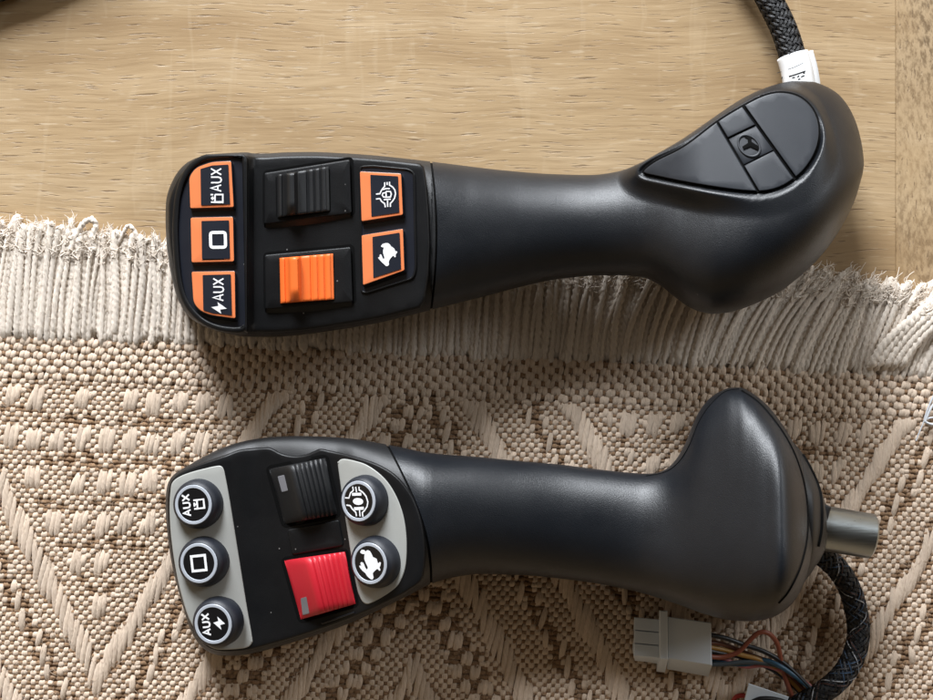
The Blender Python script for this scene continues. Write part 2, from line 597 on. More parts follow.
def cell(x, y):
    """0 plain weave, 1 cream float, 2 tan float"""
    d = tri(x)
    ph = y + 1.75 * d - 668 + 3.0 * math.sin(x * 0.21)
    k = math.floor(ph / 176.0); f = ph - 176.0 * k
    if k >= 0 and f < 42: return 1
    if k >= 0:
        if (k == 1 and x < 420) or k >= 2:
            if 66 < f < 128:
                a = int(math.floor(x / 11.0)); b = int(math.floor((y - (a % 2) * 15) / 15.0))
                return 1 if b % 2 == 0 else 2
        elif 76 < f < 116:
            s = (d + 0.35 * (f - 96)) % 26
            return 1 if s < 8 else (2 if 11 < s < 24 else 0)
        return 0
    # inside the top of the zigzag: rows of small leaf-like floats
    if y < YE + 44: return 0
    if k == -1 and f > 150: return 0
    i = math.floor((x - 52.5) / 23.6); fx = (x - 52.5) / 23.6 - i
    j = math.floor((y - 391.5) / 41.0); fy = (y - 391.5) / 41.0 - j
    h1 = math.sin(i * 12.9898 + j * 78.233) * 43758.5453; h1 -= math.floor(h1)
    h2 = math.sin(i * 39.3468 + j * 11.135) * 24634.6345; h2 -= math.floor(h2)
    fx2 = fx - 0.10 * (0.5 - fy) + 0.10 * (h2 - .5); fy2 = fy + 0.14 * (h1 - .5)
    if h1 > 0.06 and abs(fx2 - 0.5) < 0.33 * (1.0 - 0.9 * abs(fy2 - 0.5)) and abs(fy2 - 0.5) < 0.33: return 1
    if h2 > 0.25 and (fx < 0.29 or fx > 0.77) and (fy2 < 0.13 or fy2 > 0.90): return 2
    return 0


runs = []                     # cream yarn runs lying on top: x, y0, y1, width, z
# border: yarns worked in pairs
rowh = 6.9; nb = 6
for r in range(nb):
    y = YE + r * rowh
    for c in range(int(XL / 6.8), int(XR / 6.8)):
        if (c + r) % 2 == 0:
            for dx in (-2.25, 2.25): runs.append((c * 6.8 + dx, y - 1.9 + 0.6 * (dx > 0), y + rowh + 2.0 + 0.6 * (dx > 0), 5.6, 0.32))
            
pw, ph_ = 4.5, 4.75
y00 = YE + nb * rowh
nrow = int((YB - y00) / ph_); c0, c1 = int(XL / pw), int(XR / pw)
for c in range(c0, c1):
    x = c * pw
    st = []
    for r in range(nrow):
        k = cell(x, y00 + r * ph_)
        st.append(1 if k == 1 else (0 if k == 2 else (2 if (r + c) % 2 == 0 else 0)))
    r = 0
    while r < nrow:
        if st[r] == 2: runs.append((x, y00 + r*ph_ - 1.8, y00 + (r+1)*ph_ + 1.8, 5.9, 0.12)); r += 1
        elif st[r] == 1:
            e = r
            while e < nrow and st[e] == 1: e += 1
            if e - r > 9:
                m = (r + e) // 2
                runs.append((x, y00 + r*ph_ - 0.8, y00 + m*ph_, 6.6, 0.22)); runs.append((x, y00 + m*ph_, y00 + e*ph_ + 0.8, 6.6, 0.22))
            else:
                runs.append((x, y00 + r*ph_ - 0.8, y00 + e*ph_ + 0.8, 6.6, 0.22))
            r = e
        else: r += 1
R = np.array(runs)
lenr = R[:, 2] - R[:, 1]
weave = NGeo()
for lo, hi, ns in ((0, 9, 7), (9, 18, 9), (18, 200, 15)):
    sel = R[(lenr >= lo) & (lenr < hi)]
    if not len(sel): continue
    N = len(sel); na = 8
    t = np.linspace(0, 1, ns)[None, :, None]; a = np.linspace(-0.30 * math.pi, 1.30 * math.pi, na)[None, None, :]
    jx = RNG.normal(0, 0.35, (N, 1, 1)); jl = RNG.normal(0, 0.35, (N, 1, 1)); jw = RNG.normal(1, 0.09, (N, 1, 1))
    lean = RNG.normal(0.10, 0.07, (N, 1, 1))
    y0 = sel[:, 1][:, None, None] + jl; y1 = sel[:, 2][:, None, None] + jl
    prof = np.sin(np.pi * np.clip(t, 0.02, 0.98)) ** 0.45
    w = sel[:, 3][:, None, None] * 0.5 * jw * (0.35 + 0.65 * prof)
    yy = y0 + (y1 - y0) * t
    xx = sel[:, 0][:, None, None] + jx - lean * (yy - (y0 + y1) / 2) + w * np.cos(a) * 1.0
    hgt = 0.5 * np.minimum(1.0, 0.62 + 0.016 * (y1 - y0)) * RNG.normal(1, 0.08, (N, 1, 1))
    ridge = 1 + 0.10 * np.cos(3 * a + 9 * t * (y1 - y0) / 10)
    zz = 1.75 + sel[:, 4][:, None, None] * prof + (hgt * prof * (0.35 + 0.65 * np.sin(a)) - 0.45 * (1 - prof)) * ridge
    v = rugw(xx, yy + 0 * a, zz).reshape(-1, 3)
    i, j, k = np.meshgrid(np.arange(N), np.arange(ns - 1), np.arange(na - 1), indexing='ij')
    b = i * ns * na + j * na + k
    q = np.stack([b, b + na, b + na + 1, b + 1], -1).reshape(-1, 4)
    tone = np.repeat(np.clip(RNG.normal(0.5, 0.24, N), 0, 1), ns * na)
    weave.add(v, q, tone)
# loose fibres standing off the yarns
for q_ in range(5200):
    m = 6; tt = np.linspace(0, 1, m)
    x_, y_ = RNG.uniform(-20, 960), RNG.uniform(YE, 730)
    an = RNG.normal(math.pi / 2, 0.7) * RNG.choice([-1, 1]); ln = RNG.uniform(4, 12)
    px = x_ + math.cos(an) * ln * tt + RNG.normal(0, 1.2) * np.sin(tt * RNG.uniform(3, 6)); py = y_ + math.sin(an) * ln * tt + RNG.normal(0, 1.0) * np.sin(tt * RNG.uniform(3, 6))
    v, q = tube(rugw(px, py, 2.1 + RNG.uniform(0.1, 0.7) * np.sin(tt * math.pi)), 0.000034, 3, 0, 0, False)
    weave.add(v, q, 0.8)
weave.build('cream_warp', M['cream'], rug)

weft = NGeo()
rows = [(YE + (r + 0.5) * rowh, r) for r in range(nb)] + [(y00 + (r + 0.5) * ph_, r) for r in range(nrow)]
for y, r_ in rows:
    big = y < y00
    xs = np.arange(XL, XR, 1.5)
    ry = (2.9 if big else 2.5)
    ph0 = RNG.uniform(0, 6.28)
    yc = y + 0.5 * np.sin(xs * 0.05 + ph0) + RNG.normal(0, 0.18, len(xs))
    zc = 1.36 - 0.26 * np.cos(math.pi * (xs / (6.8 if big else pw) + r_))
    pth = rugw(xs, yc, zc)
    v, q = tube(pth, ry * S * (1 + 0.10 * RNG.normal(0, 1, len(xs))), 8, 0.12, 2600, False, 0.75)
    weft.add(v, q, np.repeat(np.clip(RNG.normal(0.5, 0.1) + np.convolve(RNG.normal(0, 0.5, len(xs)), np.ones(9) / 9, 'same'), 0, 1), 8))
weft.build('tan_weft', M['tan'], rug)
# the cloth's closed backing below the yarns
bk = np.array([(XL, YE + 1), (XR, YE + 1), (XR, YB), (XL, YB)])
g = Geo()
v = [tuple(rugw(a, b, 0.15)) for a, b in bk] + [tuple(rugw(a, b, 1.15)) for a, b in bk]
g.add(v, [[3, 2, 1, 0][::-1], [4, 5, 6, 7], [0, 1, 5, 4], [1, 2, 6, 5], [2, 3, 7, 6], [3, 0, 4, 7]])
fix_normals(g.build('backing', M['tan'], rug, False, None))

# ---- fringe
lean_t = table([(-140, 2), (40, 6), (150, 2), (300, 0), (470, 3), (560, 8), (640, 24), (700, 40), (760, 52), (810, 40), (850, 26), (890, 40), (940, 70), (1080, 80)])
len_t = table([(-140, 110), (0, 114), (160, 104), (300, 100), (500, 98), (700, 106), (800, 100), (850, 93), (933, 98), (1080, 100)])
fr = NGeo()


def strand(x, L, lean, z0, z1, r, seed, fray=True, tone=0.5, y0=None):
    rg = np.random.default_rng(seed)
    n = 46
    if y0 is None: y0 = YE + rg.uniform(3, 16)
    t = np.linspace(0, 1, n)
    wob = rg.normal(0, 3.0) * np.sin(t * math.pi * rg.uniform(0.8, 1.7) + rg.uniform(0, 1)) * t + rg.normal(0, 0.7) * np.sin(t * 9 + rg.uniform(0, 6)) * t
    xx = x + lean * t ** 1.5 + wob
    yy = y0 - (L + y0 - YE) * t * (1 - 0.10 * min(1, (lean / 80.0) ** 2) * t)
    zz = z0 + (z1 - z0) * np.clip(t * 1.6, 0, 1) + 0.5 * np.sin(t * math.pi) - 2.2 * (1 - smooth01(t / 0.14))
    pth = rugw(xx, yy, zz)
    rad = (0.55 + 0.45 * smooth01(t / 0.15)) * r * (1 + 0.35 * np.clip((t - 0.75) / 0.25, 0, 1)) * (1 - 0.75 * np.clip((t - 0.95) / 0.05, 0, 1) ** 2)
    v, q = tube(pth, rad, 10, 0.22, 1500 * rg.uniform(0.85, 1.15), True, 0.70)
    fr.add(v, q, tone)
    if fray:
        for k in range(22):
            m = 9; tt = np.linspace(0, 1, m)
            s = rg.integers(34, 44)
            dx = rg.normal(0, 3.6); dy = -abs(rg.normal(3.5, 2.6)) - 1
            px = xx[s] + rg.normal(0, 1.6) + dx * tt ** 1.4 + (xx[s] - xx[s-4]) * 1.2 * tt + rg.normal(0, 2.2) * np.sin(tt * rg.uniform(3, 7)); py = yy[s] + dy * tt * 1.5 + rg.normal(0, 1) + rg.normal(0, 1.4) * np.sin(tt * rg.uniform(3, 7))
            pz = np.maximum(zz[s] + rg.normal(0.2, 0.4) + tt * rg.normal(0.0, 0.6), 0.25)
            v, q = tube(rugw(px, py, pz), np.linspace(0.00022, 0.00007, m) * rg.uniform(0.7, 1.3), 4, 0, 0, False)
            fr.add(v, q, tone + 0.2)
    for k in range(14):                        # loose hairs along the yarn
        s = rg.integers(2, 42); m = 6; tt = np.linspace(0, 1, m)
        an = rg.uniform(0, 6.28); ln = rg.uniform(3, 8)
        px = xx[s] + math.cos(an) * ln * tt + rg.normal(0, .8) * np.sin(tt * 5); py = yy[s] - abs(math.sin(an)) * ln * tt
        pz = zz[s] + 0.7 + tt * rg.uniform(-0.4, 0.9)
        v, q = tube(rugw(px, py, pz), 0.000045, 3, 0, 0, False)
        fr.add(v, q, 0.9)


x = XL; k = 0
while x < XR:
    ph = (k * 37) % 11
    strand(x, float(len_t(x)) + RNG.normal(0, 4), float(lean_t(x)) + RNG.normal(0, 2.5), 2.0, 1.25, 0.00092 * RNG.normal(1, 0.12), 100 + k, True, float(np.clip(RNG.normal(0.55, 0.2), 0, 1)))
    x += 5.2 + RNG.normal(0, 0.7); k += 1
x = XL + 1.5
while x < XR:                                  # flat under layer
    strand(x, float(len_t(x)) - 6 + RNG.normal(0, 3), float(lean_t(x)) + RNG.normal(0, 1.5), 1.2, 0.9, 0.00135, 6000 + k, False, float(np.clip(RNG.normal(0.5, 0.2), 0, 1)), YE + 4)
    x += 6.4 + RNG.normal(0, 0.5); k += 1
x = XL + 3
while x < XR:                                  # a looser upper layer
    strand(x, float(len_t(x)) * RNG.uniform(0.92, 1.04), float(lean_t(x)) + RNG.normal(1, 3.0), 2.2, 2.3, 0.00082 * RNG.normal(1, 0.16), 900 + k, True, float(np.clip(RNG.normal(0.6, 0.2), 0, 1)))
    x += 5.6 + abs(RNG.normal(0, 3)); k += 1
for i_, (xs_, L_, ln_) in enumerate(((872, 88, 66), (880, 94, 74), (888, 100, 80), (866, 80, 58), (896, 104, 84))):   # the bundle flopped to the right
    strand(xs_, L_, ln_, 3.4, 5.0, 0.00125, 3000 + i_, True, 0.8, YE + 1)
# a looped loose end beyond the fringe
for pts, r in (([(70, 252), (76, 236), (84, 223), (92, 220), (96, 226), (93, 238), (95, 252)], 0.0009), ([(118, 244), (124, 232), (128, 226), (134, 230), (140, 242), (150, 240)], 0.0006)):
    c = catmull(pts, 8)
    v, q = tube(P(c[:, 0], c[:, 1], 2.4), r * (1 + 0.12 * RNG.normal(0, 1, len(c))), 8, 0.2, 1800, True)
    fr.add(v, q, 0.6)
fr.build('fringe', M['fringe'], rug)
adopt(rug)

# ================================================================== LOFTED BODIES
def loft(x0, x1, yT, yB, zt, zb, zc, nexp, ns=150, na=112, dens=1.0, bow=None, post=None, nbot=None):
    t = np.linspace(0, 1, ns)
    xs = x0 + (x1 - x0) * ((1 - dens) * t + dens * (0.5 - 0.5 * np.cos(math.pi * t)))
    a = np.linspace(0, 2 * math.pi, na, endpoint=False)
    X = np.repeat(xs[:, None], na, 1)
    n = nexp(xs)[:, None]
    c, s = np.cos(a)[None, :], np.sin(a)[None, :]
    nb_ = n if nbot is None else np.full_like(n, nbot)
    nn = np.where(s > 0, n, nb_)
    v = np.sign(c) * np.abs(c) ** (2 / nn); w = np.sign(s) * np.abs(s) ** (2 / nn)
    if bow is not None: X = X + bow(X, v)
    ym = (yT(X) + yB(X)) / 2; hy = (yB(X) - yT(X)) / 2
    Y = ym - v * hy
    ZT, ZB, ZC = zt(X), zb(X), zc(X)
    Z = ZC + np.where(w > 0, w * (ZT - ZC), w * (ZC - ZB))
    if post is not None: Z = post(X, Y, Z, w, v)
    V = P(X, Y, Z).reshape(-1, 3)
    i, j = np.meshgrid(np.arange(ns - 1), np.arange(na), indexing='ij')
    q = np.stack([i*na + j, i*na + (j+1) % na, (i+1)*na + (j+1) % na, (i+1)*na + j], -1).reshape(-1, 4)
    g = Geo(); g.add(V, [list(f) for f in q] + [list(range(na)), list(range((ns-1)*na, ns*na))[::-1]])
    return g


def sdist(px, py, poly):
    """signed distance (positive outside) of points to a closed polygon"""
    q = np.stack([px.ravel(), py.ravel()], 1); arr = np.asarray(poly, float); n = len(arr)
    ins = np.zeros(len(q), bool); dm = np.full(len(q), 1e9)
    for i in range(n):
        a, b = arr[i], arr[(i+1) % n]
        c = ((a[1] > q[:, 1]) != (b[1] > q[:, 1]))
        xi = (b[0]-a[0]) * (q[:, 1]-a[1]) / (b[1]-a[1] if b[1] != a[1] else 1e-9) + a[0]
        ins ^= c & (q[:, 0] < xi)
        ab = b - a; t = np.clip(((q - a) @ ab) / max(ab @ ab, 1e-9), 0, 1)
        dm = np.minimum(dm, np.linalg.norm(q - (a + t[:, None] * ab), axis=1))
    return np.where(ins, -dm, dm).reshape(px.shape)




def const(c): return lambda x: np.full_like(np.asarray(x, float), c)


def seam(line, bvh, r, name, mat, parent, lift=0.0, n=6):
    """a thin joint line lying on the surface under the measured points"""
    pts = catmull(line, n); out = []
    cam = Vector((0, 0, D))
    for px, py in pts:
        d = (Vector(P(px, py, 0)) - cam).normalized()
        h = bvh.ray_cast(cam, d)
        if h[0] is not None: out.append(np.array(h[0] + h[1] * lift))
    if len(out) < 3: return None
    v, q = tube(np.array(out), r, 6)
    me = mesh_np(name, v, q)
    return link(name, me, mat, parent)


def bvh_of(o): 
    me = o.data
    return BVHTree.FromPolygons([tuple(v.co) for v in me.vertices], [tuple(p.vertices) for p in me.polygons])


# ================================================================== JOYSTICK WITH ORANGE KEYS
ja = empty('joystick_handle', tuple(P(500, 220, 0)), 'black joystick handle with orange bordered keys and orange thumb slider beside bare wood', 'joystick', 'joystick handles')

yT1 = table([(165.5, 214), (165.9, 203), (167, 196), (169, 189), (172, 182), (176, 174.5), (182, 167), (189, 161.5), (197, 157.8), (210, 154.5), (230, 153), (247, 152.4), (252, 153.3), (262, 153.6), (285, 152.4), (311, 152), (345, 153.4), (375, 155.5), (407, 158.8), (430, 161.5), (450, 164),
             (500, 170), (550, 174), (590, 175), (618, 171.5), (640, 163), (660, 152), (680, 140.5), (700, 127), (720, 113), (740, 100), (760, 90), (778, 84), (795, 81), (812, 81.8), (826, 86.5), (838, 94), (848, 106), (855.5, 121), (860.5, 138), (863, 152), (864, 164)])
yB1 = table([(165.5, 222), (165.9, 234), (167, 248), (169, 262), (172.5, 281), (177, 297), (183, 309), (189, 316.5), (197, 322.5), (208, 328), (225, 333), (246, 336.6), (270, 337), (295, 335.5), (343, 329), (375, 323.5), (415, 314), (450, 305),
             (490, 295), (520, 287), (560, 279), (600, 275.6), (625, 275.6), (640, 277), (650, 280), (660, 285.4), (673, 295.5), (688, 306.5), (700, 311.6), (712, 313.8), (726, 312.8), (742, 308.8), (760, 301.6), (778, 292.6), (800, 276.4), (822, 254.6), (836, 236), (847, 217), (856, 197), (861, 180), (863.2, 171), (864, 164)])
f1t = table([(160, 23), (172, 23.6), (246.5, 29), (248.5, 28.8), (254, 26.4), (300, 28), (355, 31.5), (420, 37), (432, 37.5), (470, 37)])
def f1(a, b): return f1t(a) - 0.012 * np.maximum(np.asarray(b, float) - 300, 0)
zt1g = table([(425, 37.5), (470, 36), (520, 34), (560, 33.5), (600, 34.5), (640, 38), (680, 44), (720, 49.5), (760, 53), (800, 54), (864, 54)])


def zt1(x):
    e = np.clip((x - 165.5) / 7, 0, 1)
    head = 12 + (f1t(x) - 1.3 - 12) * np.sqrt(np.clip(1 - (1 - e) ** 2, 0, 1))
    e2 = np.clip((864 - x) / 62, 0, 1)
    gr = 28 + (zt1g(x) - 28) * np.clip(1 - (1 - e2) ** 2.3, 0, 1) ** (1 / 2.3)
    return np.where(x < 432, head, gr)


zb1t = table([(165, 8), (172, 4.5), (200, 3.4), (300, 3.4), (430, 4), (500, 7), (580, 9), (640, 7), (700, 4), (760, 3.2), (820, 4), (850, 10), (864, 20)])
zc1 = table([(165, 12), (250, 13), (350, 15), (430, 19), (550, 20), (640, 23), (720, 27), (864, 28)])
n1 = table([(165, 4), (380, 4), (425, 3.2), (470, 2.4), (560, 2.15), (680, 2.3), (780, 2.5), (864, 2.3)])
bow1 = lambda X, v: 5.5 * np.exp(-((X - 430) / 35) ** 2) * (1 - v * v)

head = loft(165.5, 430, yT1, yB1, zt1, zb1t, zc1, n1, 120, 112, 0.8, bow1).build('control_head', M['black'], ja)
fix_normals(head)

pad_poly = catmull([(642, 173), (652.9, 161.3), (682.9, 145.5), (715, 121.5), (743, 104.3), (764.3, 94), (781.5, 91), (798.6, 94.7), (811.5, 104.8), (819, 119.3), (820.5, 136.5), (815.8, 154), (805, 170.7), (792, 182), (779.3, 189), (764.3, 192.6), (743, 192.2), (704.3, 187), (661.4, 178.8)], 6, True)
padz_t = table([(630, 37.2), (660, 41.5), (688, 45.5), (720, 48.2), (760, 50.6), (830, 53)])
def padz(a, b): return padz_t(a) + 0.055 * (np.asarray(b, float) - 140) * np.clip((np.asarray(a, float) - 640) / 60, 0, 1) * 1.0


def skew(X, Y, Z, w, v):
    """the palm rest leans towards its upper side"""
    return np.where(w > 0, Z - 6.5 * smooth01((X - 600) / 120) * v * w, Z)


def padpost(X, Y, Z, w, v):
    Z = skew(X, Y, Z, w, v)
    d = sdist(X, Y, pad_poly)
    reach = 11 + 17 * smooth01((Y - 110) / 70)
    b = 1 - smooth01((d + 1) / reach)
    b = np.where(w > 0.02, b, 0) * np.clip((w - 0.02) / 0.2, 0, 1)
    tgt = padz(X, Y) - 1.2 + 2.0 * smooth01((d + 0.5) / 6.0)
    Z2 = Z * (1 - b) + tgt * b
    return np.where(d < 0.0, np.where(w > 0.1, tgt, Z2), Z2)


grip = loft(432.2, 864, yT1, yB1, zt1, zb1t, zc1, n1, 340, 360, 0.7, bow1, padpost).build('grip', M['black_soft'], ja, True, 60)
fix_normals(grip)
# joint between head and grip
jn = loft(428.5, 434.5, lambda x: yT1(x) + 1.3, lambda x: yB1(x) - 1.3, lambda x: zt1(x) - 0.5, lambda x: zb1t(x) + 0.5, zc1, n1, 6, 112, 0, bow1).build('joint_ring', M['gap'], ja)
fix_normals(jn)

# ---- face of the head
def edge_outline(yT, yB, x0, x1, dl, dt, db, step=3.0, end=None):
    xs = np.concatenate([x0 + (np.linspace(0, 1, 26) ** 2) * 40, np.arange(x0 + 44, x1, 4.0)])
    top = [(x, float(yT(x - dl + 0.2 if x < x0 + 40 else x)) + dt) for x in xs]
    bot = [(x, float(yB(x - dl + 0.2 if x < x0 + 40 else x)) - db) for x in xs]
    return np.array(top + (end or []) + bot[::-1])


S1 = on(f1)
face_o = resample(edge_outline(yT1, yB1, 168.2, 421, 2.5, 3.2, 4.5, end=[(424, 167), (427, 185), (429.5, 215), (430.5, 245), (429, 275), (425, 300)]), 4)
fix_normals(plate(face_o, S1, 0.0, 3.2, 1.2, 5.0, step=5, segs=4).build('face_plate', M['face'], ja, True, 50))

# left key panel with raised rim
def keyp_in():
    p = [(178.5, 236), (179, 215), (181, 196), (186, 180), (193, 169), (203, 162), (217, 158.6), (236, 157.4), (240.5, 158.8), (242, 163), (243.5, 235), (245, 318), (243.5, 324), (238, 326.6), (222, 325.5), (207, 320), (195, 310), (186, 295), (181, 272)]
    return catmull(p, 5, True)
kin = keyp_in()
kout = inset(kin, -6.2)
kout[:, 0] = np.clip(kout[:, 0], 170.0, 247.6); kout[:, 1] = np.clip(kout[:, 1], 154.2, 333)
fix_normals(ringplate(kout, kin, S1, 1.25, 2.2, 3.0).build('panel_rim', M['face'], ja, True, 50))
panel = fix_normals(plate(inset(kin, -0.6), S1, 0.25, 0.0, 0.0, 1.5, step=8, segs=1).build('key_panel', M['panel'], ja, True, 50))

def key(outer, inner, name_label, zf, rad, radi, h=1.9, shift=(2.2, 4.2)):
    Mp = on(zf)
    o = rounded(outer, rad)
    k = fix_normals(plate(inset(o, -0.9), Mp, h, 1.0, 0.45, 0.6, shift, step=9).build('key', M['keyblack'], ja, True, 40))
    k['label'] = name_label
    b = fix_normals(plate(o, Mp, h + 0.06, 0.5, 0.05, 0.25, step=9, segs=2).build('orange_border', M['orange_print'], k, True, 40))
    d = fix_normals(plate(rounded(inner, radi), Mp, h + 0.24, 0.0, 0.0, 0.3, step=9, segs=1).build('dark_field', M['navy'], k, True, 40))
    return k, Mp, h + 0.36


zk1 = lambda a, b: f1(a, b) + 0.25
k1, Mk, hk = key([(189.3, 177), (196, 168), (211.4, 162.3), (231, 161.4), (233.6, 207), (190.4, 208.3)], [(200.4, 169), (212, 165.5), (228.3, 164.6), (230, 204.3), (201, 205.4)], 'orange bordered key marked AUX with a bucket symbol', zk1, [5, 5, 6, 1.5, 1.5, 1.5], .8)
ic = word('AUX', (221.2, 191.2), (0, -1), (-10.2, 0), 6.1, 2.1)
ic += [[(215, 194.6), (222.8, 194.6), (222.8, 202.2), (211, 202.2)], [(215, 194.6), (215, 202)], [(211, 198.3), (215, 198.3)], [(212.6, 196.6), (212.6, 200)], [(210.6, 194.7), (213.2, 194.7)]]
strokes(ic, Mk, hk, 1.45).build('symbol', M['white_print'], k1, False, None)
k2, Mk, hk = key([(190.7, 217.9), (232.9, 217.1), (233.9, 261.4), (191.7, 262.4)], [(201.4, 221), (228.9, 220.3), (230, 258.6), (202, 259)], 'orange bordered key marked with a square', zk1, 1.8, .8)
strokes([['o'] + [tuple(p) for p in rounded([(210.4, 232.6), (225.2, 232.4), (225.6, 247.2), (210.8, 247.4)], 2.6, 4)]], Mk, hk, 3.1).build('symbol', M['white_print'], k2, False, None)
k3, Mk, hk = key([(191.7, 272), (234.7, 271.4), (235.3, 318.3), (211.4, 315), (200.7, 311), (193.6, 303)], [(202.6, 275), (230.7, 274.3), (231.9, 315.3), (213, 313.4), (203.3, 310.3)], 'orange bordered key marked AUX with a lightning bolt', zk1, [1.5, 1.5, 1.5, 6, 6, 6], .8)
strokes(word('AUX', (223.4, 300.6), (0, -1), (-10.2, 0), 6.0, 2.0), Mk, hk, 1.45).build('symbol', M['white_print'], k3, False, None)
plate([(219 + (u - .39) * 21, 308.4 - v * 15) for u, v in ((0.02, .08), (.36, .16), (.32, .42), (.76, -.02), (.44, -.08), (.5, -.36))], Mk, hk, 0, 0, .15, segs=1).build('bolt_symbol', M['white_print'], k3, False, None)

# right key panel
rp = rounded([(359, 166), (372, 165), (409, 168.5), (415, 172.5), (416.8, 268), (414, 279), (366, 294), (360.5, 292.5)], [4, 4, 6, 6, 6, 6, 4, 4])
rin = inset(rp, 2.2)
fix_normals(ringplate(rp, rin, S1, 0.55, 0.9, 1.0).build('panel_rim', M['face'], ja, True, 50))
fix_normals(plate(inset(rin, -0.4), S1, 0.2, 0, 0, 0.8, step=8, segs=1).build('key_panel', M['panel'], ja, True, 50))
zk4 = lambda a, b: f1(a, b) + 0.2
k4, Mk, hk = key([(360, 171.8), (401, 174), (402.8, 214.7), (361.7, 221.3)], [(370.3, 174.8), (398, 176.3), (399.3, 212.5), (371.4, 216.6)], 'orange bordered key marked with a round lock symbol', zk4, 1.5, .8, 1.8)
LK1 = [[(100,335),(165,330),(185,285),(215,240),(245,205),(245,140)], [(325,130),(325,185),(380,220),(415,270),(425,330),(410,400),(375,455),(340,490),(340,550)],
       [(100,418),(165,410),(190,455),(245,495),(255,555)], [(285,135),(285,185)], [(215,262),(260,245),(330,245)], [(295,550),(292,440)], [(230,430),(345,420)],
       [(268,290),(340,292),(356,335),(340,385),(268,390),(268,290)], [(265,310),(215,320),(205,355),(225,385),(265,388)]]
def locksym(cx, cy, r, sx=1.0, sy=1.0):
    L = [[tuple(p) for p in ell(cx, cy, r*sx, r*sy, 13, -1.25, 1.25)],
         [tuple(p) for p in ell(cx, cy, r*sx, r*sy, 7, 1.95, 2.75)], [tuple(p) for p in ell(cx, cy, r*sx, r*sy, 7, -2.75, -1.95)],
         ['o'] + [tuple(p) for p in ell(cx, cy, r*.40*sx, r*.34*sy, 14)],
         [(cx - .2*r*sx, cy), (cx + .25*r*sx, cy)]]
    for s in (-1, 1):
        L.append([(cx - .25*r*sx, cy + s*1.35*r*sy), (cx - .22*r*sx, cy + s*.55*r*sy)]); L.append([(cx + .2*r*sx, cy + s*1.4*r*sy), (cx + .16*r*sx, cy + s*.55*r*sy)])
        L.append([(cx - .5*r*sx, cy + s*.62*r*sy), (cx + .42*r*sx, cy + s*.56*r*sy)])
        L.append([(cx - 1.35*r*sx, cy + s*.32*r*sy), (cx - .95*r*sx, cy + s*.36*r*sy)])
    return L
strokes([[(370 + a / 16.67, 174 + b / 16.67) for a, b in l] for l in LK1], Mk, hk, 1.25, .12, None, 2).build('symbol', M['white_print'], k4, False, None)
k5, Mk, hk = key([(361.7, 235.6), (402.8, 229.2), (404.3, 270.3), (363.2, 285)], [(372.4, 236.9), (399.6, 232.6), (401, 269), (373.3, 278)], 'orange bordered key marked with a running hare', zk4, 1.5, .8, 1.8)
RAB = [(215,215),(240,180),(290,160),(345,158),(385,185),(415,225),(470,262),(490,310),(525,320),(525,345),(500,375),(500,415),(485,438),(455,405),(420,430),(385,475),(365,520),(368,575),(345,600),(310,603),(270,565),(220,520),(165,455),(160,435),(185,430),(190,385),(215,378),(240,430),(262,470),(280,440),(255,350),(255,290),(268,245),(225,235)]
plate(catmull([(370 + a / 19.44, 235 + b / 19.44) for a, b in RAB], 2, True), Mk, hk, 0, 0, .15, segs=1).build('symbol', M['white_print'], k5, False, None)

# ---- thumb sliders in their wells
def quadmap(q, zf):
    """(u along 0-1, v across 0-1, h mm) on the quad tl, tr, br, bl"""
    tl, tr, br, bl = [np.array(p, float) for p in q]
    def f(u, v, h):
        u = np.asarray(u, float); v = np.asarray(v, float)
        p = (tl[0]*(1-u)+tr[0]*u) * (1-v) + (bl[0]*(1-u)+br[0]*u) * v
        r = (tl[1]*(1-u)+tr[1]*u) * (1-v) + (bl[1]*(1-u)+br[1]*u) * v
        return P(p, r, zf(p, r) + h)
    return f


def slider(q, zf, prof, edge=0.06, base=-1.5, nv=18, vfn=None):
    """a body whose height across u follows prof [(u,h)], rounded towards v = 0 and 1"""
    f = quadmap(q, zf); pr = np.array(prof, float); nu = len(pr)
    vs = np.concatenate([[0], edge * (1 - np.cos(np.linspace(0.3, math.pi/2, 5))), np.linspace(edge * 1.5, 1 - edge * 1.5, nv), 1 - edge * (1 - np.cos(np.linspace(math.pi/2, 0.3, 5))), [1]])
    V = []; 
    for v in vs:
        d = min(v, 1 - v); fac = math.sqrt(max(0, 1 - (1 - min(d / edge, 1)) ** 2)) * 0.25 + 0.75
        hh = pr[:, 1] * fac
        if vfn is not None: hh = hh + np.array([vfn(u, v, h) for u, h in pr])
        uu = pr[:, 0]
        if v in (0, 1): hh = np.full(nu, base)
        V.append(f(uu, np.full(nu, v), hh))
    V = np.vstack(V); F = []
    for i in range(len(vs) - 1):
        for j in range(nu - 1):
            F.append([i*nu+j, i*nu+j+1, (i+1)*nu+j+1, (i+1)*nu+j])
    F.append([i * nu for i in range(len(vs))]); F.append([i * nu + nu - 1 for i in range(len(vs))][::-1])
    g = Geo(); g.add(V, F); return g


def ribs(u0, u1, n, h0, h1, d):
    out = []
    for i in range(n):
        a = u0 + (u1 - u0) * i / n; b = u0 + (u1 - u0) * (i + 1) / n; h = h0 + (h1 - h0) * i / n
        w = b - a
        out += [(a, h - d), (a + .12*w, h - .15*d), (a + .3*w, h), (a + .6*w, h), (a + .74*w, h - .2*d), (a + .82*w, h - d)]
    out.append((u1, h1 - d))
    return out


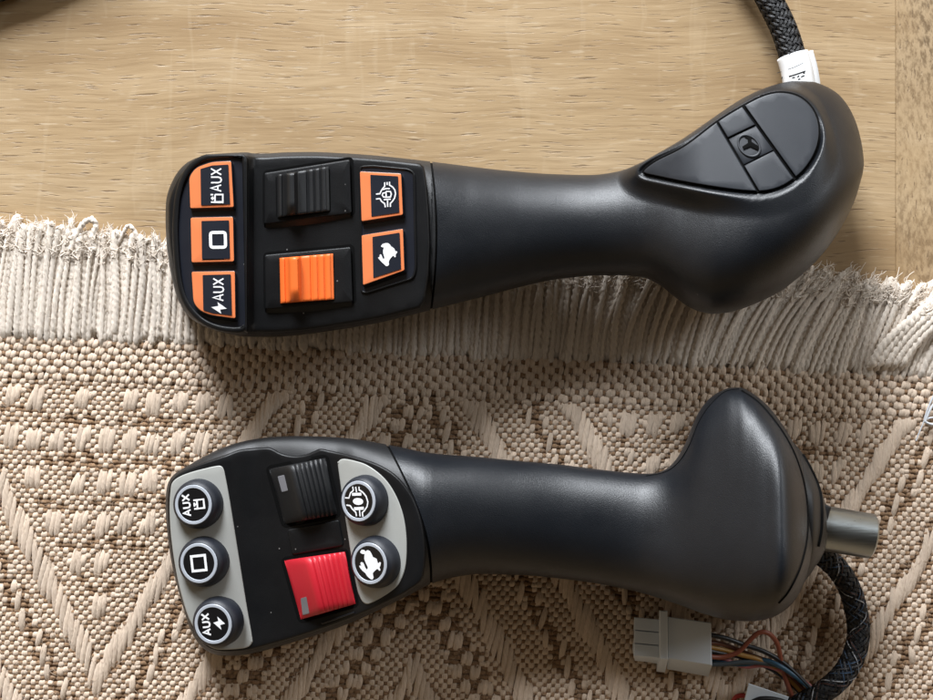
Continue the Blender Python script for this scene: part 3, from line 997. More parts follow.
prof1 = [(0, -1.5), (0.0, .4), (.02, .9), (.05, 1.2), (.085, 1.2), (.1, .9), (.115, 1.3), (.14, 1.7), (.165, 2.6), (.18, 4.0), (.205, 4.9), (.265, 5.3), (.33, 5.0), (.36, 4.2), (.38, 2.8), (.40, 2.0), (.42, 1.75), (.56, 1.7), (.575, 1.3)] + ribs(.60, .97, 3, 1.75, 1.2, .38) + [(1.0, 0.5), (1.0, -1.5)]


def fincut(u, v, h):
    if .15 < u < .395 and v > .66 and h > 1.9: return -(h - 1.9) * smooth01((v - .70) / .55)
    return 0.0


def well(outer, window, sl, mat, label):
    o = np.array(outer, float)
    oc = inset(rounded(o, 3), -2.4) + np.array([1.0, -0.4])
    fix_normals(plate(oc, S1, 0.06, 0, 0, .8, step=9, segs=1).build('well_gap', M['gap'], ja, True, 40))
    fix_normals(plate(rounded(o, 2.5), S1, 1.25, 1.2, 0.5, .6, (0, 6.5), step=9, segs=3).build('slider_frame', M['face'], ja, True, 40))
    zf = lambda a, b: f1(a, b) + 1.25
    fix_normals(plate(rounded(np.array(window, float), 1.0), on(zf), 0.05, 0, 0, .3, step=9, segs=1).build('slot', M['gap'], ja, True, 40))
    s = fix_normals(slider(sl, zf, prof1, vfn=fincut).build('thumb_slider', mat, ja, True, 50))
    s['label'] = label


well([(264, 173.2), (350, 159.6), (352, 213.5), (264, 224.5)], [(275.5, 174.5), (330, 165.5), (331, 212), (276, 218.8)], [(276.8, 175.0), (328.5, 166.5), (329.5, 211), (277.5, 217.5)], M['black'], 'black ribbed thumb slider')
well([(264.5, 255), (351, 247), (353, 302), (265, 309.5)], [(278.5, 258.5), (333.5, 253.2), (334.5, 300.5), (280, 304)], [(279.5, 258.0), (333, 253.6), (334, 299.5), (280.5, 303.5)], M['orange'], 'orange ribbed thumb slider')

# ---- inlay of the palm rest
padM = on(padz)
fix_normals(plate(inset(pad_poly, 0.2), padM, -0.55, 0, 0, .6, step=6, segs=1).build('inlay_base', M['gap'], ja, True, 40))
def inl(poly, h, name='inlay_piece', bev=0.9, zadd=0.0):
    z2 = lambda a, b: padz(a, b) + zadd
    return fix_normals(plate(poly, on(z2), h, bev, .25, .7, step=6, segs=3).build(name, M['pad'], ja, True, 40))
inner = inset(pad_poly, 2.0)
def clip(poly, a, b):
    """keep the part of a polygon left of a->b"""
    a = np.array(a, float); b = np.array(b, float); nrm = np.array([-(b-a)[1], (b-a)[0]])
    out = []
    for i in range(len(poly)):
        p, q = poly[i], poly[(i+1) % len(poly)]
        dp, dq = (p - a) @ nrm, (q - a) @ nrm
        if dp >= 0: out.append(p)
        if dp * dq < 0: out.append(p + (q - p) * dp / (dp - dq))
    return np.array(out)
# cuts run from the upper edge to the lower edge
A1, A2 = (746.5, 110.5), (794.5, 177.5)     # right of the emblem band
B1, B2 = (714.5, 117.0), (760.0, 194.5)     # left of the emblem band
right_piece = clip(inner, (A2[0] + 1.3, A2[1] - .8), (A1[0] + 1.3, A1[1] - .8))
left_piece = clip(inner, (B1[0] - 1.0, B1[1] + .5), (B2[0] - 1.0, B2[1] + .5))
if np.mean(right_piece[:, 0]) < 740: right_piece, left_piece = left_piece, right_piece
inl(right_piece, 0.25)
inl(left_piece, 0.15)
band = clip(clip(inner, (A1[0] - 1.2, A1[1] + .8), (A2[0] - 1.2, A2[1] + .8)), (B2[0] + .8, B2[1] - .5), (B1[0] + .8, B1[1] - .5))
up1 = clip(band, (756, 124.2), (722, 140.5))
lo1 = clip(band, (741, 167.5), (781, 147.5))
mid = clip(clip(band, (722, 142.2), (756, 126)), (781, 146), (741, 166))
inl(up1, 0.2); inl(lo1, 0.2); inl(mid, -0.3, bev=0.4)
emb = fix_normals(ringplate(ell(749, 145.5, 13.6, 10.0, 36, rot=0.75), ell(749, 145.5, 11.3, 8.0, 36, rot=0.75), padM, 0.1, .4, .6).build('emblem', M['pad'], ja, True, 40))
plate(np.array([(744.6, 137.2), (751.2, 134.4), (751.6, 141.8), (760.6, 147.4), (757.8, 150.4), (750.2, 147.0), (743.6, 149.8), (742.2, 146.6), (748, 143), (747.4, 138.8)]), padM, 0.0, .4, .1, .4, segs=2).build('emblem_mark', M['gap'], emb, True, 40)

# ---- cable of the first handle
def braided(path_px, z, rad, parent, name, core, strands, twist, nst=10, z_t=None):
    c = catmull(path_px, 14)
    L = np.concatenate([[0], np.cumsum(np.linalg.norm(np.diff(c, axis=0), axis=1))])
    m = int(L[-1] / 1.2)
    s = np.linspace(0, L[-1], m)
    px = np.interp(s, L, c[:, 0]); py = np.interp(s, L, c[:, 1])
    zz = np.full(m, z) if z_t is None else np.interp(s / L[-1], *z_t)
    pth = P(px, py, zz)
    v, q = tube(pth, rad * 0.90, 16)
    o = link(name, mesh_np(name, v, q), core, parent)
    t = np.gradient(pth, axis=0); t /= np.linalg.norm(t, axis=1, keepdims=True)
    sd = np.cross(t, [0, 0, 1.0]); sd /= np.linalg.norm(sd, axis=1, keepdims=True); u = np.cross(sd, t)
    sm = np.concatenate([[0], np.cumsum(np.linalg.norm(np.diff(pth, axis=0), axis=1))])
    gs = [NGeo() for _ in strands]
    for d in (1, -1):
        for k in range(nst):
            for e in (-1, 0, 1):
                an = d * sm * twist + 2 * math.pi * (k + 0.22 * e) / nst
                rr = rad * (0.965 + 0.05 * np.sin(an * nst * 0.5 * 1.0 + d * sm * twist * 0 + k * math.pi))
                pp = pth + rr[:, None] * (np.cos(an)[:, None] * sd + np.sin(an)[:, None] * u)
                v, q = tube(pp, rad * 0.042, 5, 0, 0, False)
                w = (k * 2 + (d > 0)) % len(strands) if e == 0 else 0
                gs[w].add(v, q)
    for gq, mt in zip(gs, strands):
        if gq.n: gq.build('braid', mt, o)
    return o


sleeve = flat_col('black_braid', (0.006, 0.006, 0.007), 0.45)
greyb = flat_col('grey_braid', (0.10, 0.10, 0.11), 0.4)
c1 = braided([(803, 112), (799, 85), (793, 58), (784, 30), (771, 3), (752, -28), (700, -85), (560, -130), (380, -140), (200, -110), (90, -50), (30, -22), (-14, -6), (-70, 30)], 5.0, 0.0037, ja, 'cable', flat_col('cable_core', (0.012, 0.012, 0.014)), [sleeve, sleeve, sleeve, sleeve, sleeve, greyb], 330, 14,  # loop beyond the view is invented; its end and shadow darken the upper-left corner
             (np.array([0, .06, .12, .3, 1]), np.array([12, 9, 7, 4.2, 4.2])))
# paper tag folded round the cable
tg = Geo()
cpt = np.array([(792.5, 55.5), (797, 72), (800, 92), (802, 106)])
cc = catmull(cpt, 6); nn_ = len(cc)
V = []
angs = np.linspace(-0.15 * math.pi, 1.15 * math.pi, 15)
zc_ = np.interp(np.linspace(0, 1, nn_), [0, 1], [8.6, 11.5])
for i in range(nn_):
    p = P(cc[i, 0], cc[i, 1], zc_[i])
    t = P(*cc[min(i+1, nn_-1)], zc_[i]) - P(*cc[max(i-1, 0)], zc_[i]); t /= np.linalg.norm(t); sd = np.cross(t, [0, 0, 1.0])
    ring = [p + 0.0044 * (math.cos(a) * sd + math.sin(a) * np.array([0, 0, 1.0])) for a in angs]
    # flag sticking out on the right of the cable
    sgn = 1 if (sd[0] > 0) else -1
    flag = [p + sgn * sd * 0.0043 + np.array([0, 0, -0.0012]), p + sgn * sd * 0.0066 + np.array([0, 0, -0.0016])]
    V += (flag[::-1] + ring if sgn > 0 else ring + flag)
W = len(angs) + 2
tg.add(V, [[i*W+j, i*W+j+1, (i+1)*W+j+1, (i+1)*W+j] for i in range(nn_ - 1) for j in range(W - 1)])
tago = tg.build('paper_tag', M['paper'], ja, True, 40)
so = tago.modifiers.new('thickness', 'SOLIDIFY'); so.thickness = 0.0002
bpy.context.view_layer.update()
tb_bvh = bvh_of(tago)
def drape(bvh, lift):
    cam = Vector((0, 0, D))
    def f(a, b, h):
        a = np.atleast_1d(np.asarray(a, float)); b = np.atleast_1d(np.asarray(b, float)); out = []; last = None
        for x, y in zip(a, b):
            d = (Vector(P(x, y, 0)) - cam).normalized(); hit = bvh.ray_cast(cam, d)[0]
            if hit is None: hit = Vector(last) if last is not None else Vector(P(x, y, 12))
            last = hit
            out.append(np.array(hit) - np.array(d) * (h + lift) * MM)
        return np.array(out)
    return f
dt = drape(tb_bvh, 0.25)
ink = Geo()
strokes([[(776.8, 73.2), (784, 71.0), (793, 67.8), (800, 64.6), (807, 61.0)]], dt, 0, .55, .05, ink, 6)
for q in range(4):
    strokes([[(778.2 + 1.7*q, 80.8 - .6*q), (779.0 + 1.7*q, 77.6 - .6*q)]], dt, 0, .7, .05, ink, 6)
strokes([[(776.6, 69.6), (778.2, 66.9)], [(778.2, 69.0), (779.4, 66.4)]], dt, 0, .6, .05, ink, 6)
strokes([[(788.0, 77.0), (794, 75.2), (800, 73.2), (805.6, 71.2)]], dt, 0, 1.6, .05, ink, 6)
for a in ((792, 78.2, 795, 77.4), (797.5, 77.6, 799, 75.6), (801, 77.2, 804.5, 75.6), (798, 79.6, 800.5, 79), (803, 73.6, 805, 72.8)):
    strokes([[(a[0], a[1]), (a[2], a[3])]], dt, 0, 1.5, .05, ink, 6)
ink.build('tag_print', M['ink'], tago, False, None)
adopt(ja)

# ================================================================== JOYSTICK WITH ROUND BUTTONS
jb = empty('joystick_handle', tuple(P(500, 540, 3)), 'black joystick handle with round buttons, silver panels, red rocker and bare steel shaft', 'joystick', 'joystick handles')
yT2 = table([(165.5, 503), (166, 494), (167.2, 486), (169.5, 480), (174, 474.5), (181, 469.6), (189, 465), (200, 458.6), (215, 451), (235, 443.5), (255, 439), (272, 436.9), (300, 436), (325, 436.6), (350, 438.5), (400, 447), (430, 453), (480, 457), (520, 461), (560, 464.5), (600, 469.5), (628, 472.4), (648, 473.6), (657, 472.6), (664, 470), (671, 465), (679, 455), (686, 441.5), (694, 421.5), (701, 408.5), (709, 399), (721, 391), (731, 387.6), (740, 387.4), (752, 393), (766, 404), (780, 421), (792, 440), (801, 460), (808, 482), (813, 505), (815, 526)])
yB2 = table([(165.5, 508), (166.2, 520), (168.2, 541), (172, 565), (178.5, 591), (184, 610), (189, 626), (196, 640), (203.5, 648.3), (211, 653), (222, 655.6), (240, 655.2), (257, 652.2), (300, 640), (350, 623), (400, 599.5), (415, 592), (432, 583.5), (450, 578), (480, 574), (520, 575), (560, 578.5), (600, 584), (640, 592.5), (680, 605), (700, 612.5), (730, 620), (750, 621.2), (770, 618), (785, 610), (797, 597), (805, 580), (811, 558), (814, 540), (815, 530)])
f2t = table([(160, 24), (172, 24.4), (226, 26.6), (238, 25.6), (252, 24.8), (268, 25.6), (300, 28.2), (336, 31), (355, 34.2), (405, 40.6), (425, 42), (445, 42)])
def f2(a, b): return f2t(a)
zt2g = table([(425, 40), (470, 37.5), (520, 35), (560, 34), (600, 35), (635, 37.2), (665, 41.5), (700, 47.5), (735, 54), (765, 60), (782, 63), (815, 64)])


def zt2(x):
    e = np.clip((x - 165.5) / 7, 0, 1)
    hd = 13 + (f2t(x) - 2.6 - 13) * np.sqrt(np.clip(1 - (1 - e) ** 2, 0, 1))
    hd = hd * (1 - smooth01((x - 400) / 45)) + zt2g(x) * smooth01((x - 400) / 45)
    e2 = np.clip((815 - x) / 36, 0, 1)
    gr = 30 + (zt2g(x) - 30) * np.clip(1 - (1 - e2) ** 2.1, 0, 1) ** (1 / 1.9)
    return np.where(x < 430, hd, gr)


zb2t = table([(165, 9), (172, 6), (200, 4.2), (300, 4.0), (430, 5), (500, 8), (580, 10), (640, 8), (700, 5), (760, 4.0), (795, 4.5), (808, 9), (815, 20)])
zc2 = table([(165, 13), (250, 14), (350, 17), (430, 21), (550, 22), (640, 25), (720, 29), (815, 30)])
n2 = table([(165, 4), (330, 3.6), (400, 3.0), (450, 2.5), (560, 2.2), (640, 2.4), (700, 2.9), (760, 3.5), (815, 3.6)])
bow2 = lambda X, v: -44 * np.exp(-((X - 430) / 60) ** 2) * ((v + 1) / 2) ** 2.2
hb = loft(165.5, 430, yT2, yB2, zt2, zb2t, zc2, n2, 120, 112, 0.7, bow2).build('control_head', M['black'], jb)
fix_normals(hb)
gb = loft(432.4, 815, yT2, yB2, zt2, zb2t, zc2, n2, 200, 128, 0.85, bow2, skew).build('grip', M['black_soft'], jb)
fix_normals(gb)
fix_normals(loft(428.5, 434.5, lambda x: yT2(x) + 1.3, lambda x: yB2(x) - 1.3, lambda x: zt2(x) - 0.5, lambda x: zb2t(x) + 0.5, zc2, n2, 6, 112, 0, bow2).build('joint_ring', M['gap'], jb))

S2 = on(f2)
fo2 = [(167.4, 505), (168, 492), (170, 483), (174.5, 476.5), (182, 471), (192, 466.4), (208, 460.6), (226, 454.6), (240, 449.6), (256, 447.8), (268, 447.2), (274, 449), (282, 453.2), (294, 455.6), (306, 454.2), (315, 450.6), (321, 448.6), (330, 450.4), (346, 454), (364, 459), (382, 466), (397, 476), (409, 490), (417, 506), (423, 526), (425.5, 548), (424.5, 568), (421, 581),
       (411, 589), (396, 597.6), (350, 618.6), (300, 636), (257, 648.2), (240, 651.6), (222, 652), (211, 649.4), (204, 645), (197, 637.5), (190.5, 624), (185.6, 609), (180, 590), (173.6, 565), (169.8, 541), (168, 522)]
fo2 = catmull(fo2, 4, True)
fix_normals(plate(fo2, S2, 0.0, 2.6, 1.1, 7.0, step=5, segs=4).build('face_plate', M['face'], jb, True, 50))

lp = catmull([(169.8, 490), (171.2, 483.2), (175.2, 478.4), (182, 474.6), (192, 471), (205, 467.6), (216, 465.2), (221, 465.2), (224, 468), (226, 475), (231, 502), (239, 552), (247, 602), (253, 637), (252.6, 643.4), (247, 648.2), (234, 650), (218, 650.2), (209, 647), (202.5, 641), (195, 631), (187.5, 617), (181, 596), (175, 570), (170.2, 536), (168.8, 508)], 5, True)
pl = fix_normals(plate(inset(lp, .8), S2, 0.35, 1.2, .3, .5, step=6, segs=3).build('silver_panel', M['silver'], jb, True, 50))
rpl = catmull([(338, 466), (338.4, 461.6), (341.5, 459.2), (346, 459), (354, 460.6), (365, 464), (376, 470.8), (386, 480), (394, 491.6), (400.5, 506), (404.6, 521), (406.6, 538), (406.6, 556), (405, 569), (401, 580), (395.6, 587.6), (384, 596), (372, 602.6), (367, 604), (363, 602), (360, 597), (356.5, 586), (350, 548), (343.6, 506)], 5, True)
fix_normals(plate(rpl, S2, 0.35, 1.2, .3, .5, step=6, segs=3).build('silver_panel', M['silver'], jb, True, 50))


def lathe(C, nrm, prof, n=48):
    nrm = np.array(nrm, float); nrm /= np.linalg.norm(nrm)
    U = np.cross([0, 1.0, 0], nrm); U /= np.linalg.norm(U); Vv = np.cross(nrm, U)
    a = np.linspace(0, 2*math.pi, n, endpoint=False); V = []; F = []
    for r, h in prof:
        V.append(C + MM * (r * (np.cos(a)[:, None] * U + np.sin(a)[:, None] * Vv) + h * nrm))
    m = len(prof)
    for i in range(m - 1):
        for j in range(n):
            F.append([i*n+j, i*n+(j+1) % n, (i+1)*n+(j+1) % n, (i+1)*n+j])
    F.append(list(range((m-1)*n, m*n)))
    g = Geo(); g.add(np.vstack(V), F)
    def Mp(x, y, h):   # local mm, y up
        x = np.asarray(x, float)[..., None]; y = np.asarray(y, float)[..., None]
        return C + MM * (x * U + y * Vv + np.asarray(h, float) * nrm)
    return g, Mp


def button(c, r_px, tilt, tilty, label, syms, h=3.9):
    """round domed button: base centre (px), base radius px, normal tilted by (tilt, tilty) degrees"""
    z = float(f2t(c[0])) + 0.3
    C = P(c[0], c[1], z)
    k = S * (D - z * MM) / D / MM
    R = r_px * k
    nrm = (-math.sin(math.radians(tilt)), math.sin(math.radians(tilty)), math.cos(math.radians(tilt)))
    prof = [(R, -1.2), (R, .5), (R * .99, 1.0), (R * .965, h * .55), (R * .92, h * .78), (R * .86, h * .92), (R * .80, h), (R * .78, h - .12), (0.01, h - .12)]
    g, Mp = lathe(C, nrm, prof)
    b = fix_normals(g.build('button', M['rubber'], jb, True, 40)); b['label'] = label
    pr = [(R*.785, h - .4), (R * .785, h - .02), (R * .765, h + .12), (R * .67, h + .12), (R * .655, h + .02), (R * .655, h - .3)]
    g, _ = lathe(C, nrm, pr[:-1] + [(R * .645, h - .3)]); g.f.pop()
    fix_normals(g.build('button_ring', M['ring'], b, True, 40))
    g, _ = lathe(C, nrm, [(R * .66, h - .3), (R * .66, h - .04), (.01, h - .04)])
    fix_normals(g.build('button_disc', M['disc'], b, True, 40))
    rr = R * .655
    go = Geo(); q = 0
    for s in syms:
        if s[0] == 'poly': plate(np.array(s[1]) * rr * np.array([1, -1]), lambda a, bb, hh: Mp(a, -bb, hh), h + .03, 0, 0, .1, segs=1, geo=go)
        else:
            for ln in s[1]:
                cl = ln[0] == 'o'
                pts = [tuple(np.array(p, float) * rr) for p in (ln[1:] if cl else ln)]
                strokes([(['o'] if cl else []) + pts], Mp, h + .03 + .012 * q, s[2] * rr, .1, go); q += 1
    go.build('symbol', M['white_print'], b, False, None)
    return b


def rot(pts, a):
    c, s = math.cos(a), math.sin(a)
    return [(x*c - y*s, x*s + y*c) for x, y in pts]
def rots(lines, a): return [(['o'] if l[0] == 'o' else []) + rot(l[1:] if l[0] == 'o' else l, a) for l in lines]

auxw = word('AUX', (-.22, -.62), (0, 1), (-.46, 0), .34, .12)
RA1 = 0.13
button((199.2, 503.6), 25.0, 13, 2, 'round button marked AUX with a bucket symbol', [('l', rots(auxw, RA1), .10), ('l', rots([['o', (.26, -.26), (.7, -.26), (.7, .26), (.26, .26)], [(.26, .26), (.04, .26)], [(.26, -.26), (.04, -.26)], [(0.08, .0), (.26, .0)], [(0.08, -.12), (.08, .12)]], RA1), .10)])
button((204.6, 561.2), 25.2, 13, 1, 'round button marked with a square', [('l', rots([['o', (-.44, -.44), (.44, -.44), (.44, .44), (-.44, .44)]], RA1), .15)])
button((218.8, 621.2), 25.2, 13, 0, 'round button marked AUX with a lightning bolt', [('l', rots(auxw, RA1), .10), ('poly', rot([(0.02, .08), (.36, .16), (.32, .42), (.76, -.02), (.44, -.08), (.5, -.36)], .1))])
def lk(l): return [((a - 285) / 215, -(b - 365) / 270) for a, b in l]
LK2 = [lk(l) for l in ([(195,140),(205,200),(165,240),(140,325),(80,325)], [(240,140),(255,225)], [(290,135),(295,185),(350,220),(400,280),(430,370),(420,440),(380,510),(350,540),(358,605)],
                       [(105,440),(160,445),(200,500),(250,545),(262,605)], [(305,500),(318,605)])]
button((366.3, 500.2), 25.6, 29, 2, 'round button marked with a lock symbol', [('l', LK2, .075), ('l', [lk([(190,262),(330,250)]), lk([(225,490),(370,470)])], .17), ('poly', [((a - 285) / 215, -(b - 365) / 270) for a, b in ell(280, 370, 78, 55, 18)])])
RB = [(148,190),(170,155),(210,160),(225,180),(250,155),(290,165),(320,215),(340,255),(390,275),(410,340),(435,320),(455,330),(445,380),(435,400),(448,440),(430,450),(405,425),(370,455),(335,500),(345,560),(330,595),(300,590),(250,550),(225,510),(180,475),(135,420),(140,400),(165,410),(150,365),(165,345),(195,360),(215,410),(240,450),(262,420),(235,360),(208,290),(212,220),(190,220),(160,210)]
button((377.2, 561.4), 26.2, 29, 0, 'round button marked with a running hare', [('poly', catmull([((a - 283) / 217, -(b - 355) / 265) for a, b in RB], 2, True))])

# ---- rockers
def rocker(q, mat, label, lampq, z0, tilt):
    zf = lambda a, b: f2t(a) + z0
    o = np.array(q, float)
    gp = inset(rounded(o, 3), -3.4)
    fix_normals(plate(gp, S2, 0.08, 0, 0, .8, step=8, segs=1).build('well_gap', M['gap'], jb, True, 40))
    pr = [(0, -1.5), (0, .3), (.015, .9), (.05, 1.4), (.2, 3.3), (.31, 5.2), (.35, 5.6), (.40, 5.65), (.43, 5.5)]
    n = 6
    for i in range(n):
        a = .45 + .5 * i / n; w = .5 / n; h = 5.35 - 3.4 * (i / n) ** 1.15
        pr += [(a, h - .30), (a + .2*w, h - .04), (a + .6*w, h - .16), (a + .8*w, h - .5)]
    pr += [(.955, 1.6), (.985, 1.1), (1.0, .4), (1.0, -1.5)]
    r = fix_normals(slider(o, lambda a, b: f2t(a) + z0, pr, 0.13, vfn=lambda u, v, h: -tilt * (v - .5) * 2 + (-0.9 * (2 * v - 1) ** 2 if h > 0.5 else 0)).build('thumb_rocker', mat, jb, True, 40))
    r['label'] = label
    bv = bvh_of(r)
    dm = drape(bv, 0.1)
    plate(rounded(np.array(lampq, float), .8, 2), dm, 0.02, 0, 0, .25, segs=1).build('lamp_window', M['lens'], r, False, None)


rocker([(269, 468.8), (325.5, 457.6), (337.6, 514.6), (284.5, 524.2)], M['black'], 'black ribbed thumb rocker', [(277.6, 476.4), (284.2, 474.8), (288.0, 490.6), (281.8, 492.0)], 0.1, 0.0)
rocker([(284.2, 560.2), (345, 551.4), (355.6, 604), (301, 619.6)], M['red'], 'red ribbed thumb rocker', [(300.6, 598.4), (306.4, 596.6), (309.4, 613.4), (302.6, 615.0)], 0.1, 0.0)
# saddle between the rockers
fix_normals(plate(rounded([(287, 529.5), (339, 519.5), (343.5, 546), (292, 555)], 3), S2, 0.5, 1.5, .5, .5, step=6).build('rocker_bridge', M['face'], jb, True, 40))
fix_normals(plate(rounded([(321, 622.6), (354, 611.6), (354.6, 613.2), (322, 624.4)], .6), S2, 0.7, .6, .4, .5, step=6).build('rocker_sill', M['black_soft'], jb, True, 40))

bvg = bvh_of(gb)
seam([(739, 389), (727, 391), (718, 397), (707, 409), (698, 424), (690, 444), (682, 458), (673, 467.5), (662, 473), (646, 476)], bvg, 0.00018, 'shell_joint', M['gap'], jb)
seam([(742, 391), (758, 402), (774, 420), (788, 441), (798, 463), (805, 489), (807.6, 515), (807, 537), (803, 558), (797, 575), (788, 592), (779, 602.5)], bvg, 0.00034, 'shell_joint', M['gap'], jb)
# lower flange plate, collar, shaft
yT3 = table([(784, 434), (795, 444), (806, 458), (816, 477), (823, 495), (826.5, 512), (827.5, 528)])
yB3 = table([(784, 606), (795, 596), (806, 580), (816, 566), (823, 554), (826.5, 543), (827.5, 534)])
fl = loft(790, 827.5, yT3, yB3, lambda x: 47 - 0.0 * x - 8 * smooth01((x - 812) / 16), lambda x: 6 + 8 * smooth01((x - 812) / 16), const(27), const(2.6), 50, 64, 1.0)
flo = fix_normals(fl.build('base_flange', M['black'], jb))
seam([(803, 455.5), (810, 468), (816.5, 482), (820.5, 497), (821.6, 514), (821, 530), (818, 546)], bvh_of(flo), 0.00055, 'flange_gap', M['gap'], jb)


def xcyl(pa, pb, za, zb, ra, name, mat, hole=0.0, parent=jb, chamf=0.0006):
    A, B = P(*pa, za), P(*pb, zb)
    t = (B - A) / np.linalg.norm(B - A); s = np.cross(t, [0, 0, 1.0]); s /= np.linalg.norm(s); u = np.cross(s, t); L = np.linalg.norm(B - A)
    n = 56; a = np.linspace(0, 2*math.pi, n, endpoint=False)
    prof = [(0, ra), (L - chamf, ra), (L, ra - chamf)]
    if hole: prof += [(L, hole), (L - 0.008, hole), (L - 0.008, 0.0001)]
    else: prof += [(L, 0.0001)]
    V = np.vstack([A + t * l + r * (np.cos(a)[:, None] * s + np.sin(a)[:, None] * u) for l, r in prof]); F = []
    for i in range(len(prof) - 1):
        for j in range(n): F.append([i*n+j, i*n+(j+1) % n, (i+1)*n+(j+1) % n, (i+1)*n+j])
    F.append(list(range(n))[::-1])
    g = Geo(); g.add(V, F)
    return fix_normals(g.build(name, mat, parent, True, 30))


kz = S * (D - 0.025) / D
xcyl((812, 526), (872.4, 536.4), 24, 24, 22.6 * kz, 'steel_shaft', M['steel'], 16.5 * kz)
cl = plate(rounded([(814, 498), (825, 504), (831.2, 506.8), (828.6, 517), (826, 526), (822, 541), (812, 546)], 1.2), lambda a, b, h: P(a, b, 34 + h), 0.0, 1.2, .6, 24.0, segs=3)
fix_normals(cl.build('shaft_collar', M['black'], jb, True, 40))

# ---- second cable: braided sleeve, wires, connectors
blueb = flat_col('blue_braid', (0.035, 0.085, 0.17), 0.4); whiteb = flat_col('white_braid', (0.52, 0.54, 0.58), 0.4); redb = flat_col('brown_braid', (0.11, 0.045, 0.035), 0.45)
navyb = flat_col('cable_core_blue', (0.012, 0.022, 0.045), 0.5)
cb = braided([(812, 548), (826, 558), (840, 572), (851, 592), (857.5, 617), (858, 640), (851, 662), (838, 680), (818, 695), (790, 710), (750, 728), (700, 750), (650, 790)], 6.6, 0.0032, jb, 'cable', navyb, [sleeve, blueb, sleeve, sleeve, sleeve, whiteb, sleeve, redb, blueb, sleeve, greyb], 330, 11, (np.array([0, .1, .25, 1]), np.array([14, 11, 8.0, 7.6])))
cb['label'] = 'braided cable sleeve flecked with blue and white'

def px_tube(pts, zs, r, name, mat, parent):
    c = catmull(pts, 10); z = catmull([(q, 0) for q in zs], 10)[:, 0]
    v, q = tube(P(c[:, 0], c[:, 1], z), r, 10)
    return link(name, mesh_np(name, v, q), mat, parent)


WR = [('black_wire', (0.01, 0.01, 0.012), [(706, 634), (725, 638), (745, 645), (765, 652), (785, 664), (806, 684), (826, 706)], [10, 9, 8, 8, 8, 8, 8]),
      ('orange_wire', (0.24, 0.065, 0.035), [(706, 656), (722, 657), (738, 652), (749, 641), (758, 633), (768, 633), (777, 643), (781, 660), (786, 680), (796, 706)], [9, 8, 8, 9, 10, 10, 9, 8, 7, 6]),
      ('brown_wire', (0.16, 0.055, 0.03), [(706, 642), (722, 644), (738, 650), (756, 657), (774, 664), (796, 682), (816, 704)], [8, 7, 6, 6, 6, 6, 6]),
      ('yellow_wire', (0.38, 0.20, 0.05), [(706, 646), (724, 650), (742, 655), (758, 659), (776, 668), (798, 688), (812, 706)], [8, 7, 7, 7, 6.5, 6, 6]),
      ('grey_wire', (0.06, 0.075, 0.085), [(706, 664), (724, 664), (744, 662), (764, 663), (784, 668), (804, 682), (822, 702)], [7, 7, 7, 7, 7, 7, 7]),
      ('blue_wire', (0.035, 0.10, 0.17), [(706, 660), (724, 663), (746, 664), (764, 660), (780, 666), (800, 680), (822, 698)], [6, 6, 6, 7, 8.4, 8, 8]),
      ('pink_wire', (0.46, 0.15, 0.15), [(706, 652), (722, 658), (744, 666), (764, 665), (780, 670), (798, 678), (812, 688), (822, 700)], [6, 5.5, 5.5, 6, 6.6, 6.6, 7, 7]),
      ('dark_wire', (0.02, 0.018, 0.02), [(706, 650), (720, 653), (738, 656), (758, 663), (778, 673), (800, 692)], [8, 7, 6, 5.5, 5.5, 5.5])]
for nme, c, pts, zs in WR:
    px_tube(pts, zs, 0.00072, nme, flat_col(nme, c, 0.4), jb)

conn = Geo()
# white plug: body (prism with visible lower side), flange, four-tube nose
def cprism(top, bot, zt_, zb_, geo, bev=.8):
    top = np.array(top, float); 
    n = len(top)
    t2 = inset(top, bev)
    V = list(P(np.array(bot)[:, 0], np.array(bot)[:, 1], zb_)) + list(P(top[:, 0], top[:, 1], zt_ - .25)) + list(P(t2[:, 0], t2[:, 1], zt_))
    F = [list(range(n))[::-1], list(range(2*n, 3*n))]
    for k in range(2):
        for i in range(n):
            j = (i+1) % n
            F.append([k*n+i, k*n+j, (k+1)*n+j, (k+1)*n+i])
    geo.add(V, F)
cprism([(667.5, 616.5), (711, 622.6), (712, 665.5), (667.8, 658.5)], [(668, 622), (708, 628), (708.4, 676.5), (667, 669)], 12.5, 3.4, conn)
cprism([(659.4, 610.2), (667.4, 610.8), (668, 659.5), (660, 659)], [(661, 618), (667, 618.4), (665, 672.4), (656.4, 671.4)], 14.0, 3.4, conn)
for i in range(3):
    a = 617 + i * 13.2; b = a + 12.4
    cprism([(634.2, a), (659.0, a + 2.4), (659.0, b + 2.4), (633.6, b)], [(636, a + 3), (659.5, a + 5), (659.5, b + 7), (635, b + 5)], 11.2, 3.4, conn, .7)
cprism([(632.8, 643), (658.5, 646.5), (658.4, 653.5), (632.6, 650.2)], [(636, 646), (659.5, 650), (659.5, 664), (635, 660)], 9.6, 3.4, conn, .7)
co = fix_normals(conn.build('connector', M['nylon'], jb, False, None)); co['label'] = 'white multi-pin plug with a flange'
c2 = Geo()
cprism([(748.4, 683), (789, 696.6), (781, 716), (741, 712)], [(749, 688), (787, 700), (780, 722), (742, 718)], 9.5, 3.4, c2)
c2o = fix_normals(c2.build('connector', M['nylon'], jb, False, None)); c2o['label'] = 'white plug at the bottom edge'
px_tube([(732, 704), (736, 697), (744, 695.5), (750, 700)], [5, 6, 6.5, 5], 0.0007, 'red_wire', flat_col('red_wire', (0.4, 0.03, 0.03)), jb)
px_tube([(753, 702), (760, 699), (772, 699), (784, 702), (798, 708)], [10.2, 10.6, 10.6, 10.4, 9], 0.0008, 'black_wire', flat_col('black_wire', (0.01, 0.01, 0.012)), jb)
adopt(jb)

